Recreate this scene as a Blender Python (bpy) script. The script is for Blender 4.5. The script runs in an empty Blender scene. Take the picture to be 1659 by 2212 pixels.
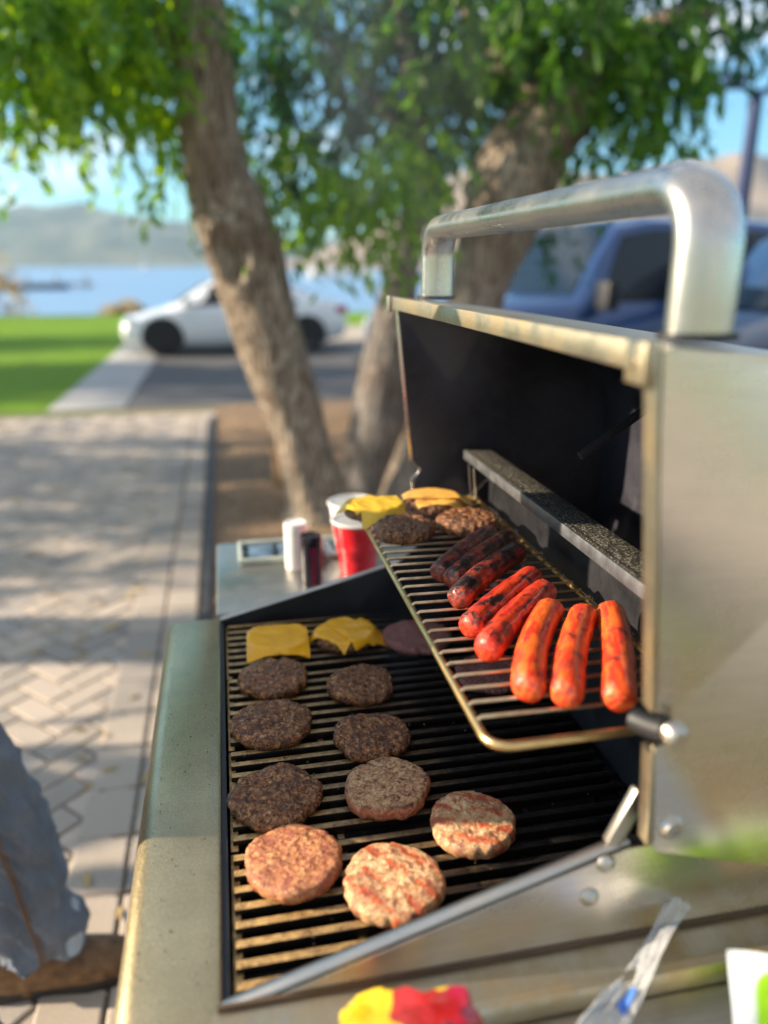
import bpy, bmesh, math, random
import numpy as np
from mathutils import Vector, Matrix, noise
R = math.radians
random.seed(7)
scn = bpy.context.scene
COL = scn.collection

# ------------------------------------------------------------------ camera frame
F, CX, CY = 1650., 829.5, 1106.
PITCH, YAW, CAMH = R(17.933), R(11.711), 1.53
def ray(x, y):
    dx = (x-CX)/F; dy = -(y-CY)/F
    v = (dx, math.cos(PITCH)+dy*math.sin(PITCH), -math.sin(PITCH)+dy*math.cos(PITCH))
    c, s = math.cos(YAW), math.sin(YAW)
    return Vector((c*v[0]+s*v[1], -s*v[0]+c*v[1], v[2]))
def at(x, y, Y):
    v = ray(x, y); t = Y/v.y
    return Vector((v.x*t, Y, CAMH+v.z*t))

cam = bpy.data.cameras.new('camera'); co = bpy.data.objects.new('camera', cam); COL.objects.link(co)
co.location = (0, 0, CAMH); co.rotation_euler = (R(90)-PITCH, 0, -YAW)
cam.sensor_fit = 'VERTICAL'; cam.sensor_height = 36; cam.sensor_width = 27
cam.lens = F/2212*36; cam.clip_start = 0.02; cam.clip_end = 8000
cam.dof.use_dof = True; cam.dof.focus_distance = 0.98; cam.dof.aperture_fstop = 1.6
scn.camera = co

# ------------------------------------------------------------------ materials
class NT:
    def __init__(s, name):
        s.m = bpy.data.materials.new(name); s.m.use_nodes = True
        s.t = s.m.node_tree; s.n = s.t.nodes; s.l = s.t.links
        s.b = s.n['Principled BSDF']; s.out = s.n['Material Output']
    def node(s, typ, **k):
        n = s.n.new(typ)
        for a, v in k.items():
            if a in n.inputs: s.put(n.inputs[a], v)
            else: setattr(n, a, v)
        return n
    def put(s, i, v):
        if isinstance(v, bpy.types.NodeSocket): s.l.new(v, i)
        else:
            if i.type == 'RGBA' and not isinstance(v, (int, float)) and len(v) == 3: v = (*v, 1)
            i.default_value = v
    def coord(s, scale=(1, 1, 1), rot=(0, 0, 0), kind='Object'):
        tc = s.node('ShaderNodeTexCoord'); mp = s.node('ShaderNodeMapping')
        s.l.new(tc.outputs[kind], mp.inputs[0]); mp.inputs['Scale'].default_value = scale
        mp.inputs['Rotation'].default_value = rot
        return mp.outputs[0]
    def noise(s, vec, scale, detail=4, rough=.55, dist=0):
        n = s.node('ShaderNodeTexNoise'); s.l.new(vec, n.inputs['Vector'])
        n.inputs['Scale'].default_value = scale; n.inputs['Detail'].default_value = detail
        n.inputs['Roughness'].default_value = rough; n.inputs['Distortion'].default_value = dist
        return n.outputs['Fac']
    def voro(s, vec, scale, feature='F1', rnd=1):
        n = s.node('ShaderNodeTexVoronoi', feature=feature); s.l.new(vec, n.inputs['Vector'])
        n.inputs['Scale'].default_value = scale; n.inputs['Randomness'].default_value = rnd
        return n.outputs['Distance']
    def ramp(s, fac, stops, interp='LINEAR'):
        n = s.node('ShaderNodeValToRGB'); s.l.new(fac, n.inputs[0]); e = n.color_ramp; e.interpolation = interp
        while len(e.elements) < len(stops): e.elements.new(.5)
        for el, (p, c) in zip(e.elements, stops):
            el.position = p
            if isinstance(c, (int, float)): c = (c, c, c)
            el.color = (*c, 1)
        return n.outputs['Color']
    def mix(s, fac, a, b, mode='MIX'):
        n = s.node('ShaderNodeMix', data_type='RGBA', blend_type=mode)
        s.put(n.inputs[0], fac); s.put(n.inputs[6], a); s.put(n.inputs[7], b)
        return n.outputs[2]
    def math(s, op, a, b=0.):
        n = s.node('ShaderNodeMath', operation=op); s.put(n.inputs[0], a); s.put(n.inputs[1], b); return n.outputs[0]
    def bump(s, h, dist=.002, strength=1., normal=None):
        n = s.node('ShaderNodeBump'); s.put(n.inputs['Height'], h)
        n.inputs['Distance'].default_value = dist; n.inputs['Strength'].default_value = strength
        if normal is not None: s.l.new(normal, n.inputs['Normal'])
        return n.outputs['Normal']
    def set(s, **k):
        for a, v in k.items():
            s.put(s.b.inputs[{'color': 'Base Color', 'rough': 'Roughness', 'metal': 'Metallic', 'normal': 'Normal', 'spec': 'Specular IOR Level',
                'coat': 'Coat Weight', 'trans': 'Transmission Weight', 'ior': 'IOR', 'alpha': 'Alpha', 'sheen': 'Sheen Weight', 'sss': 'Subsurface Weight',
                'crough': 'Coat Roughness', 'aniso': 'Anisotropic'}[a]], v)
        return s.m
    def xyz(s, vec):
        n = s.node('ShaderNodeSeparateXYZ'); s.l.new(vec, n.inputs[0]); return n.outputs

def plain(name, col, rough=.5, metal=0., var=.18, scale=30, bump=0., **k):
    t = NT(name); v = t.coord(); f = t.noise(v, scale, 5)
    d = tuple(c*(1-var) for c in col); u = tuple(min(1, c*(1+var)) for c in col)
    t.set(color=t.ramp(f, [(.3, d), (.7, u)]), rough=t.ramp(f, [(.3, max(0, rough-.07)), (.7, min(1, rough+.07))]), metal=metal, **k)
    if bump: t.set(normal=t.bump(f, bump))
    return t.m

def mat_steel(name, col=(.52, .50, .46), rough=.3, stretch=(2, 60, 60), dirt=.35, dirtcol=(.16, .12, .07), ds=9):
    t = NT(name); v = t.coord(scale=stretch); b = t.noise(v, 6, 6, .7)
    w = t.coord(); sm = t.noise(w, ds, 6, .65); sp = t.noise(w, 260, 3)
    fac = t.math('MULTIPLY', t.ramp(sm, [(.42, 0), (.72, 1)]), dirt)
    c = t.mix(t.ramp(b, [(.35, 0), (.65, 1)]), tuple(x*.88 for x in col), col)
    t.set(color=t.mix(fac, c, dirtcol), metal=1., rough=t.math('ADD', t.ramp(sm, [(.35, rough-.05), (.75, rough+.2)]), t.math('MULTIPLY', sp, .08)),
          normal=t.bump(b, .0002, .5))
    return t.m

def mat_panel():      # front lip: steel dusted with grease specks
    t = NT('greasy_panel_steel'); w = t.coord(); sm = t.noise(w, 7, 6, .65); sp = t.noise(w, 420, 4, .7); vo = t.voro(w, 60)
    speck = t.ramp(sp, [(.50, 0), (.60, 1)]); drop = t.ramp(vo, [(.05, 1), (.09, 0)])
    c = t.mix(t.math('MULTIPLY', speck, .5), (.50, .42, .25), (.86, .69, .42))
    c = t.mix(t.math('MULTIPLY', t.ramp(sm, [(.4, 0), (.7, 1)]), .5), c, (.20, .17, .11))
    c = t.mix(t.math('MULTIPLY', drop, t.ramp(t.noise(w, 30, 2), [(.58, 0), (.62, 1)])), c, (.02, .015, .01))
    t.set(color=c, metal=t.ramp(sm, [(.3, .95), (.8, .75)]), rough=t.ramp(sp, [(.3, .26), (.7, .42)]), normal=t.bump(sp, .0002, .5))
    return t.m

def mat_grate():
    t = NT('seasoned_cast_grate'); w = t.coord(); x = t.xyz(w)['X'] if 'X' in [o.name for o in t.n[-1].outputs] else None
    xs = t.node('ShaderNodeSeparateXYZ'); t.l.new(w, xs.inputs[0])
    n1 = t.noise(w, 14, 6, .7); n2 = t.noise(w, 120, 5, .7)
    g = t.math('ADD', xs.outputs['X'], t.math('MULTIPLY', t.math('SUBTRACT', n1, .5), .22))
    fac = t.ramp(g, [(.0, 0), (.26, 1)])
    brown = t.ramp(n2, [(.3, (.10, .05, .016)), (.45, (.36, .21, .07)), (.7, (.70, .45, .17))])
    black = t.ramp(n2, [(.4, (.006, .006, .007)), (.7, (.028, .024, .024))])
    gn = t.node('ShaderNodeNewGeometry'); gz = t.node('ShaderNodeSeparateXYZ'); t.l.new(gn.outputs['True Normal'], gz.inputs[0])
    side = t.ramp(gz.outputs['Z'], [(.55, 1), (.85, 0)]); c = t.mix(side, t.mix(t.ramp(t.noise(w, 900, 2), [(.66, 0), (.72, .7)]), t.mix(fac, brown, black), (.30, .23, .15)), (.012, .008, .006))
    t.set(color=c, rough=t.ramp(n2, [(.3, .28), (.7, .55)]), metal=.35, spec=.7, normal=t.bump(n2, .0012, .8))
    return t.m

def mat_black(name='sooty_enamel', rough=.5, lo=(.006, .006, .008), hi=(.02, .02, .025)):
    t = NT(name); w = t.coord(); n = t.noise(w, 12, 7, .7); s = t.noise(w, 500, 3)
    c = t.mix(t.ramp(s, [(.68, 0), (.74, .5)]), t.ramp(n, [(.35, lo), (.7, hi)]), (.12, .11, .10))
    t.set(color=c, rough=t.ramp(n, [(.3, rough-.12), (.7, rough+.15)]), normal=t.bump(t.noise(w, 160, 4), .0006, .6))
    return t.m

def mat_speckled():
    t = NT('salt_crusted_metal'); w = t.coord(); s = t.noise(w, 330, 3, .6); n = t.noise(w, 15, 5)
    c = t.mix(t.ramp(s, [(.52, 0), (.64, 1)]), (.03, .028, .025), (.34, .31, .24))
    t.set(color=c, rough=.6, metal=.3, normal=t.bump(s, .001)); return t.m

def mat_patty(name, kind):
    t = NT(name); w = t.coord()
    def ridge(scale, detail=4, dist=.5):
        n = t.node('ShaderNodeTexNoise'); n.noise_type = 'RIDGED_MULTIFRACTAL'; n.normalize = True; t.l.new(w, n.inputs['Vector'])
        n.inputs['Scale'].default_value = scale; n.inputs['Detail'].default_value = detail; n.inputs['Roughness'].default_value = .55; n.inputs['Distortion'].default_value = dist
        return n.outputs['Fac']
    a = t.noise(w, 150, 8, .72, 1.); b = t.noise(w, 38, 5, .6, .6); f = t.noise(w, 420, 4, .6); rg = ridge(62, 4, .8); v = t.voro(w, 240)
    geo = t.node('ShaderNodeNewGeometry'); sep = t.node('ShaderNodeSeparateXYZ'); t.l.new(geo.outputs['Normal'], sep.inputs[0])
    if kind == 'cooked':
        h = t.math('ADD', t.math('MULTIPLY', rg, .35), t.math('MULTIPLY', a, 1.1)); q = t.math('ADD', t.math('MULTIPLY', a, .7), t.math('MULTIPLY', rg, .3))
        c = t.ramp(a, [(.37, (.020, .006, .002)), (.45, (.12, .038, .011)), (.54, (.33, .13, .040)), (.65, (.75, .40, .16))])
        c = t.mix(t.ramp(b, [(.38, .35), (.58, 0)]), c, (.05, .016, .009))
        t.set(color=c, rough=t.ramp(f, [(.42, .12), (.60, .36)]), spec=.6, normal=t.bump(h, .0034, 1.)); return t.m
    if kind == 'seared':
        top = t.ramp(a, [(.38, (.09, .028, .014)), (.46, (.38, .18, .08)), (.60, (.72, .45, .24))]); side = t.ramp(a, [(.3, (.20, .035, .02)), (.5, (.62, .20, .09)), (.72, (.80, .40, .22))])
        edge = t.ramp(b, [(.42, .8), (.60, .15)]); c = t.mix(t.ramp(sep.outputs['Z'], [(.30, 0), (.62, 1)]), side, top)
        c = t.mix(t.math('MULTIPLY', edge, t.ramp(sep.outputs['Z'], [(.35, 0), (.55, 1), (.85, .7), (.97, .05)])), c, (.06, .016, .010))
        t.set(color=c, rough=.45, spec=.35, normal=t.bump(t.math('ADD', a, t.math('MULTIPLY', f, .4)), .0020, 1.)); return t.m
    if kind == 'frozen':
        g1 = t.voro(t.coord(rot=(0, 0, .5)), 130, 'F1', .15)
        c = t.mix(t.ramp(g1, [(.30, 0), (.55, .6)]), t.ramp(a, [(.3, (.20, .06, .05)), (.6, (.42, .18, .15))]), (.10, .03, .028))
        t.set(color=c, rough=.45, spec=.4, normal=t.bump(t.math('SUBTRACT', t.math('MULTIPLY', a, .4), g1), .0016, 1.)); return t.m
    if kind == 'marked':
        c = t.ramp(a, [(.36, (.26, .08, .03)), (.44, (.58, .28, .11)), (.54, (.76, .48, .24)), (.68, (.88, .68, .42))])
        m1 = t.coord(rot=(0, 0, R(-24))); wv = t.node('ShaderNodeTexWave', wave_type='BANDS', bands_direction='Y'); t.l.new(m1, wv.inputs[0])
        wv.inputs['Scale'].default_value = 13; wv.inputs['Distortion'].default_value = 3.5; wv.inputs['Detail'].default_value = 4; wv.inputs['Detail Scale'].default_value = 5; wv.inputs['Detail Roughness'].default_value = .65
        c = t.mix(t.math('MULTIPLY', t.ramp(wv.outputs['Fac'], [(.55, 0), (.80, 1)]), t.ramp(t.noise(w, 48, 5, .7), [(.44, 0), (.54, .95)])), c, (.70, .12, .025))
    else:
        c = t.ramp(a, [(.37, (.17, .04, .02)), (.46, (.46, .155, .06)), (.56, (.68, .30, .12)), (.70, (.86, .54, .26))])
    c = t.mix(t.ramp(t.noise(w, 52, 7, .72), [(.48, 0), (.60, .75)]), c, (.30, .07, .04)); c = t.mix(t.ramp(t.noise(w, 120, 6, .75), [(.585, 0), (.66, .85)]), c, (.10, .025, .02))
    t.set(color=c, rough=t.ramp(f, [(.35, .26), (.65, .5)]), spec=.5, normal=t.bump(t.math('ADD', t.math('MULTIPLY', a, .8), t.math('ADD', t.math('MULTIPLY', f, .5), t.math('MULTIPLY', rg, .25))), .0024, 1.)); return t.m

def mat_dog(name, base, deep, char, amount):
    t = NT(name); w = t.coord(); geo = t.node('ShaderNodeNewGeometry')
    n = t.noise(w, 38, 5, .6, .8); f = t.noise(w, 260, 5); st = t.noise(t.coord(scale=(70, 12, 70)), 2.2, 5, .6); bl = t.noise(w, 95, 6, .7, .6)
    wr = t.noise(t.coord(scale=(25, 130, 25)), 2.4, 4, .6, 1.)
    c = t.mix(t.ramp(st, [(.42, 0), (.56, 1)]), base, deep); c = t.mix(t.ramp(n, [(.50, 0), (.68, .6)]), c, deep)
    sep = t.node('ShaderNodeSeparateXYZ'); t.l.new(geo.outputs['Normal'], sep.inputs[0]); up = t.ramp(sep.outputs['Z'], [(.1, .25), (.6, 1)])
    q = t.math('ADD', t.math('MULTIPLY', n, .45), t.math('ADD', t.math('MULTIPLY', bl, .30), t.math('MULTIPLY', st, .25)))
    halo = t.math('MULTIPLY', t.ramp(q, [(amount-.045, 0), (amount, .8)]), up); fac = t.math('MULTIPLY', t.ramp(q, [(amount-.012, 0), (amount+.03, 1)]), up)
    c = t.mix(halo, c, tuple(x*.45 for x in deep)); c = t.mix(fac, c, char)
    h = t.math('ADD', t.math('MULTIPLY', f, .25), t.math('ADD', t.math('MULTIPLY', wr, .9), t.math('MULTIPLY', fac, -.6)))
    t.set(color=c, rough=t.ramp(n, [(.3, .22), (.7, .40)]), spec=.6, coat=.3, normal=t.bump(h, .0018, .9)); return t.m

def mat_bark(name, lo, hi, scale=1.):
    t = NT(name); w = t.coord(scale=(9*scale, 9*scale, 1.6*scale)); a = t.noise(w, 3, 10, .72, 1.5); b = t.noise(t.coord(), 3.2, 5)
    v = t.voro(t.coord(scale=(30*scale, 30*scale, 5*scale)), 1., 'F1')
    c = t.ramp(a, [(.36, tuple(x*.25 for x in lo)), (.47, lo), (.60, hi), (.8, tuple(min(1, x*1.25) for x in hi))])
    c = t.mix(t.ramp(b, [(.48, 0), (.7, .5)]), c, (.20, .11, .06))
    t.set(color=c, rough=.85, normal=t.bump(t.math('ADD', a, t.math('MULTIPLY', v, .5)), .055, 1.)); return t.m

def mat_leaf(name, a, b, c3):
    t = NT(name); w = t.coord(); n = t.noise(w, 2.2, 4, .7); n2 = t.noise(w, 23, 2)
    c = t.mix(t.ramp(n2, [(.35, 0), (.65, 1)]), t.ramp(n, [(.35, a), (.65, b)]), c3)
    t.set(color=c, rough=.42, spec=.4)
    tr = t.node('ShaderNodeBsdfTranslucent'); hs = t.node('ShaderNodeHueSaturation'); hs.inputs['Value'].default_value = 2.8; hs.inputs['Saturation'].default_value = 1.05
    t.l.new(c, hs.inputs['Color']); t.l.new(hs.outputs[0], tr.inputs['Color'])
    ms = t.node('ShaderNodeMixShader'); ms.inputs[0].default_value = .42
    t.l.new(t.b.outputs[0], ms.inputs[1]); t.l.new(tr.outputs[0], ms.inputs[2]); t.l.new(ms.outputs[0], t.out.inputs[0]); return t.m

M = {}
def mats():
    M['steel'] = mat_steel('brushed_steel')
    M['rail'] = mat_steel('polished_handle_steel', (.62, .58, .52), .22, (60, 2, 60), .2)
    M['sidesteel'] = mat_steel('brushed_side_panel_steel', (.74, .70, .65), .20, (3, 60, 60), .20, (.40, .33, .24), 4)
    M['trim'] = mat_steel('stained_trim_steel', (.52, .46, .34), .38, (60, 3, 60), .75, (.42, .26, .08), 16)
    M['panel'] = mat_panel(); M['grate'] = mat_grate(); M['black'] = mat_black()
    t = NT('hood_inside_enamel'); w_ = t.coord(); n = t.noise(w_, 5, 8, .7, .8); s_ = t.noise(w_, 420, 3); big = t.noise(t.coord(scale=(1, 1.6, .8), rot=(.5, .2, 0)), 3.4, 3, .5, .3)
    c = t.ramp(n, [(.35, (.010, .010, .016)), (.7, (.04, .04, .055))]); c = t.mix(t.ramp(big, [(.54, 0), (.57, .8)]), c, (.075, .068, .075))  # lighter grey patch: sunlight on the lining, put into the colour
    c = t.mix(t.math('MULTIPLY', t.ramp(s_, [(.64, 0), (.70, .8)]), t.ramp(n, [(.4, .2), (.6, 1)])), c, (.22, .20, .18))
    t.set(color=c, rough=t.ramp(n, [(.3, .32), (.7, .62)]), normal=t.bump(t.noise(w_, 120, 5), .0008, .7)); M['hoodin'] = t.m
    M['speck'] = mat_speckled()
    M['gold'] = mat_steel('heat_tinted_rack_steel', (.80, .56, .25), .28, (60, 60, 60), .5, (.34, .16, .04), 30)
    M['rubber'] = plain('black_rubber', (.012, .012, .013), .55)
    M['pat_c'] = mat_patty('browned_beef', 'cooked'); M['pat_s'] = mat_patty('seared_beef', 'seared')
    M['pat_f'] = mat_patty('dull_purple_beef', 'frozen'); M['pat_r'] = mat_patty('pink_beef', 'raw'); M['pat_m'] = mat_patty('grill_marked_beef', 'marked')
    M['dog1'] = mat_dog('orange_sausage_skin', (.84, .155, .022), (.70, .040, .014), (.20, .018, .01), .575)
    M['dog2'] = mat_dog('red_sausage_skin', (.80, .075, .022), (.56, .026, .014), (.035, .010, .008), .54)
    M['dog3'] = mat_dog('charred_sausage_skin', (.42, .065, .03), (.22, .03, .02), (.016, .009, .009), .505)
    def cheese(n, c):
        t = NT(n); w = t.coord(); a = t.noise(w, 55, 5)
        t.set(color=t.ramp(a, [(.3, tuple(x*.86 for x in c)), (.7, c)]), rough=.27, spec=.5, normal=t.bump(a, .0022, .8), sss=.0); return t.m
    M['cheese'] = cheese('melted_orange_cheese', (.98, .47, .008)); M['cheese2'] = cheese('yellow_cheese', (.84, .52, .02)); M['cheese3'] = cheese('pale_cheese', (.94, .50, .10))
    M['bark'] = mat_bark('furrowed_bark', (.27, .195, .135), (.72, .60, .47))
    M['bark2'] = mat_bark('grey_bark', (.22, .19, .17), (.46, .41, .37))
    M['leafA'] = mat_leaf('mid_green_leaf', (.016, .070, .014), (.045, .13, .016), (.10, .19, .014))
    M['leafB'] = mat_leaf('yellow_green_leaf', (.13, .25, .012), (.32, .42, .02), (.05, .14, .018))
    M['leafC'] = mat_leaf('deep_green_leaf', (.010, .045, .020), (.020, .072, .026), (.04, .10, .03))
    M['wood'] = plain('weathered_wood', (.32, .17, .07), .8, scale=12)
    M['white'] = plain('white_plastic', (.82, .80, .76), .35, var=.04)
    M['red'] = plain('red_plastic', (.70, .012, .02), .28, var=.08)
    M['blackp'] = plain('black_plastic', (.018, .014, .02), .25, var=.1)
mats()

# ------------------------------------------------------------------ mesh helpers
class MB:
    def __init__(s): s.bm = bmesh.new()
    def box(s, c, d, bev=0., rot=None, seg=2):
        m = Matrix.Translation(c)
        if rot is not None: m = m @ rot
        r = bmesh.ops.create_cube(s.bm, size=1, matrix=m @ Matrix.Diagonal((*d, 1)))
        if bev:
            es = list({e for v in r['verts'] for e in v.link_edges})
            bmesh.ops.bevel(s.bm, geom=es, offset=bev, segments=seg, affect='EDGES', profile=.5)
        return s
    def span(s, a, b, bev=0.):
        a, b = Vector(a), Vector(b)
        return s.box((a+b)/2, [abs(x) for x in (b-a)], bev)
    def rings(s, rs, closed=True, caps=True, loop=False):
        V = [[s.bm.verts.new(p) for p in r] for r in rs]; n = len(V[0])
        m = len(V)
        for i in range(m if loop else m-1):
            A, B = V[i], V[(i+1) % m]
            for j in range(n if closed else n-1):
                k = (j+1) % n
                try: s.bm.faces.new((A[j], A[k], B[k], B[j]))
                except ValueError: pass
        if caps and not loop and closed:
            s.bm.faces.new(V[0][::-1]); s.bm.faces.new(V[-1])
        return s
    def tube(s, path, r, seg=12, ry=None, up=(0, 0, 1), caps=True, loop=False):
        P = [Vector(p) for p in path]; n = len(P); rs = []
        rr = r if isinstance(r, (list, tuple)) else [r]*n
        up = Vector(up); prev = None
        for i in range(n):
            a = P[(i-1) % n] if (i > 0 or loop) else P[0]; b = P[(i+1) % n] if (i < n-1 or loop) else P[-1]
            t = (b-a).normalized()
            if prev is None:
                u = up - t*up.dot(t)
                if u.length < .05: u = Vector((1, 0, 0)) - t*t.x
            else: u = prev - t*prev.dot(t)
            u.normalize(); prev = u; w = t.cross(u)
            q = ry/r if (ry and not isinstance(r, (list, tuple))) else 1.
            rs.append([P[i]+u*math.cos(2*math.pi*k/seg)*rr[i]+w*math.sin(2*math.pi*k/seg)*rr[i]*q for k in range(seg)])
        return s.rings(rs, True, caps, loop)
    def lathe(s, prof, c=(0, 0, 0), seg=32, axis='Z', closed=False):
        rs = []
        for (r, h) in prof:
            ring = []
            for k in range(seg):
                a = 2*math.pi*k/seg; x, y = max(r, 1e-5)*math.cos(a), max(r, 1e-5)*math.sin(a)
                p = (x, y, h) if axis == 'Z' else ((x, h, y) if axis == 'Y' else (h, x, y))
                ring.append(Vector(p)+Vector(c))
            rs.append(ring)
        return s.rings(rs, True, False, closed)
    def prism(s, pts, a, b, axis='Y', bev=0.):
        def P(p, h): return Vector((p[0], h, p[1])) if axis == 'Y' else (Vector((p[0], p[1], h)) if axis == 'Z' else Vector((h, p[0], p[1])))
        A = [s.bm.verts.new(P(p, a)) for p in pts]; B = [s.bm.verts.new(P(p, b)) for p in pts]; n = len(pts)
        fs = [s.bm.faces.new(A[::-1]), s.bm.faces.new(B)]
        for i in range(n): fs.append(s.bm.faces.new((A[i], A[(i+1) % n], B[(i+1) % n], B[i])))
        if bev:
            es = list({e for f in fs[:2] for e in f.edges})
            bmesh.ops.bevel(s.bm, geom=es, offset=bev, segments=2, affect='EDGES', profile=.5)
        return s
    def grid(s, fn, nu, nv):
        V = [[s.bm.verts.new(fn(i/nu, j/nv)) for j in range(nv+1)] for i in range(nu+1)]
        for i in range(nu):
            for j in range(nv): s.bm.faces.new((V[i][j], V[i+1][j], V[i+1][j+1], V[i][j+1]))
        return s
    def build(s, name, mat, parent=None, ang=38, world=True, normals=True):
        if normals: bmesh.ops.recalc_face_normals(s.bm, faces=s.bm.faces)
        me = bpy.data.meshes.new(name); s.bm.to_mesh(me); s.bm.free()
        if ang is not None:
            me.shade_smooth(); me.set_sharp_from_angle(angle=R(ang))
        me.materials.append(mat if not isinstance(mat, str) else M[mat])
        o = bpy.data.objects.new(name, me); COL.objects.link(o)
        if parent is not None:
            o.parent = parent
            if world: o.matrix_parent_inverse = Matrix.Translation(-Vector(root_loc(parent)))
        return o
def root_loc(o):
    l = Vector((0, 0, 0))
    while o is not None:
        if o.parent is None: return o.location
        o = o.parent
    return l
def part_of(o, parent):      # a sub-part under a part that was already written in world coordinates
    o.parent = parent; o.matrix_parent_inverse = Matrix.Identity(4); return o
def tag(o, label=None, cat=None, group=None, kind=None):
    if label: o['label'] = label
    if cat: o['category'] = cat
    if group: o['group'] = group
    if kind: o['kind'] = kind
    return o
def thing(name, label, cat, loc=(0, 0, 0), rz=0, group=None):
    o = bpy.data.objects.new(name, None); COL.objects.link(o); o.location = loc; o.rotation_euler = (0, 0, rz)
    o.empty_display_size = .1
    return tag(o, label, cat, group)
def pushorigin(o):           # move a world-written top-level mesh's origin to its base centre
    me = o.data; n = len(me.vertices); a = np.empty(n*3, 'f'); me.vertices.foreach_get('co', a); a = a.reshape(-1, 3)
    c = np.array([(a[:, 0].min()+a[:, 0].max())/2, (a[:, 1].min()+a[:, 1].max())/2, a[:, 2].min()], 'f')
    a -= c; me.vertices.foreach_set('co', a.ravel()); me.update(); o.location = [float(x) for x in c]; return o
def fn(p, s, o=0): return noise.noise(Vector(p)*s+Vector((o*7.1, o*3.3, o*1.7)))

exec_parts = []
# ------------------------------------------------------------------ ground and setting
def ground():
    def sheet(name, pts, z, mat, kind='structure'):
        mb = MB(); vs = [mb.bm.verts.new((x, y, z)) for x, y in pts]; mb.bm.faces.new(vs)
        o = mb.build(name, mat, ang=None); return tag(o, kind=kind)
    t = NT('dry_soil'); w = t.coord(); n = t.noise(w, .8, 6)
    t.set(color=t.ramp(n, [(.3, (.12, .15, .05)), (.7, (.22, .18, .10))]), rough=.95)
    # terrain: flat ground that dips under the water, and comes back up as the far shore
    mb = MB(); ys = [-60, -5, 20, 27, 29.5, 34, 42, 60, 900]; zs = [0, 0, 0, -.05, -.35, -1.2, -2.2, -3, -3]
    rows = [[mb.bm.verts.new((x, y, z)) for x in (-1500, -300, -80, -20, 0, 8, 30, 80, 300, 1500)] for y, z in zip(ys, zs)]
    for a, b in zip(rows, rows[1:]):
        for i in range(9): mb.bm.faces.new((a[i], a[i+1], b[i+1], b[i]))
    tag(mb.build('ground', t.m, ang=30), kind='structure')
    # lawn
    t = NT('lawn_grass'); w = t.coord(); n = t.noise(w, 1.2, 6, .6); f = t.noise(w, 60, 4, .8)
    t.set(color=t.mix(t.ramp(f, [(.35, 0), (.7, 1)]), t.ramp(n, [(.3, (.09, .21, .008)), (.7, (.14, .29, .012))]), (.24, .38, .02)), rough=.8, spec=.15, normal=t.bump(f, .03, 1.))
    lawn_m = t.m
    sheet('lawn', [(-60, 8.55), (-1.94, 8.75), (-1.75, 20), (-1.7, 26.5), (-60, 26.5)], .008, t.m)
    sheet('lawn', [(-1.6, 20.5), (60, 20.5), (60, 26.5), (-1.6, 26.5)], .008, t.m)
    sheet('lawn', [(-60, -45), (60, -45), (60, -12), (-60, -12)], .008, t.m)
    # asphalt drive + concrete walk
    t = NT('asphalt'); w = t.coord(); f = t.noise(w, 90, 5, .8); n = t.noise(w, .7, 4)
    t.set(color=t.mix(.5, t.ramp(f, [(.3, (.05, .05, .055)), (.7, (.12, .115, .11))]), t.ramp(n, [(.3, (.08, .08, .082)), (.7, (.11, .105, .10))])), rough=.85, normal=t.bump(f, .004))
    asph = t.m
    sheet('driveway', [(-1.12, 8.82), (40, 8.0), (40, 16.2), (-1.17, 16.4)], .006, t.m)
    t2 = NT('pale_gravel_road'); w = t2.coord(); f = t2.noise(w, 30, 5, .8)
    t2.set(color=t2.ramp(f, [(.3, (.34, .29, .23)), (.7, (.48, .42, .34))]), rough=.9)
    sheet('plaza', [(-60, -11.9), (60, -11.9), (60, -1.1), (-60, -1.1)], .007, t2.m)
    sheet('lawn', [(.2, -1.25), (3, -1.25), (3, -.72), (.2, -.72)], .012, lawn_m)  # unseen grass strip added behind the camera for a green reflection in the side panel
    sheet('path', [(-60, -2.3), (60, -2.3), (60, -1.35), (-60, -1.35)], .012, asph)  # unseen asphalt strip added to put a dark band in the side panel's reflection
    sheet('road', [(-1.17, 16.4), (40, 16.2), (40, 20.4), (-1.17, 20.4)], .007, t2.m)
    t = NT('walk_concrete'); w = t.coord(); f = t.noise(w, 70, 5, .7); n = t.noise(w, 1.5, 5)
    t.set(color=t.mix(.5, t.ramp(f, [(.3, (.30, .30, .30)), (.7, (.42, .41, .39))]), t.ramp(n, [(.3, (.30, .30, .30)), (.7, (.40, .39, .37))])), rough=.8, normal=t.bump(f, .002))
    MB().span((-1.93, 8.85, 0), (-1.125, 20.3, .014), .004).build('walkway', t.m)['kind'] = 'structure'
    # mulch bed
    t = NT('bark_mulch'); w = t.coord(); f = t.noise(w, 28, 7, .75, .8); v = t.voro(w, 34)
    t.set(color=t.mix(t.ramp(v, [(.2, 0), (.6, .8)]), t.ramp(f, [(.3, (.18, .10, .055)), (.55, (.46, .31, .18)), (.75, (.68, .50, .32))]), (.16, .10, .06)), rough=.95, normal=t.bump(f, .03))
    mb = MB()
    mb.grid(lambda u, v: Vector((-.13+u*7.1, -1+v*9.75, .018+.06*abs(fn((u*7, v*9, 0), .8))*(1 if .02 < u < .98 else 0)+.012*fn((u*7, v*9, 0), 9))), 70, 100)
    tag(mb.build('mulch_bed', t.m), kind='structure')
    # herringbone pavers modelled as real bricks, in one sheet of paving
    t = NT('concrete_paver'); w = t.coord(); f = t.noise(w, 120, 5, .75); n = t.noise(w, 2.5, 4); at_ = t.node('ShaderNodeAttribute'); at_.attribute_name = 'tone'
    c = t.ramp(at_.outputs['Fac'], [(0, (.26, .235, .215)), (.3, (.41, .35, .29)), (.55, (.47, .39, .32)), (.8, (.53, .44, .36)), (1, (.32, .30, .29))])
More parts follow.
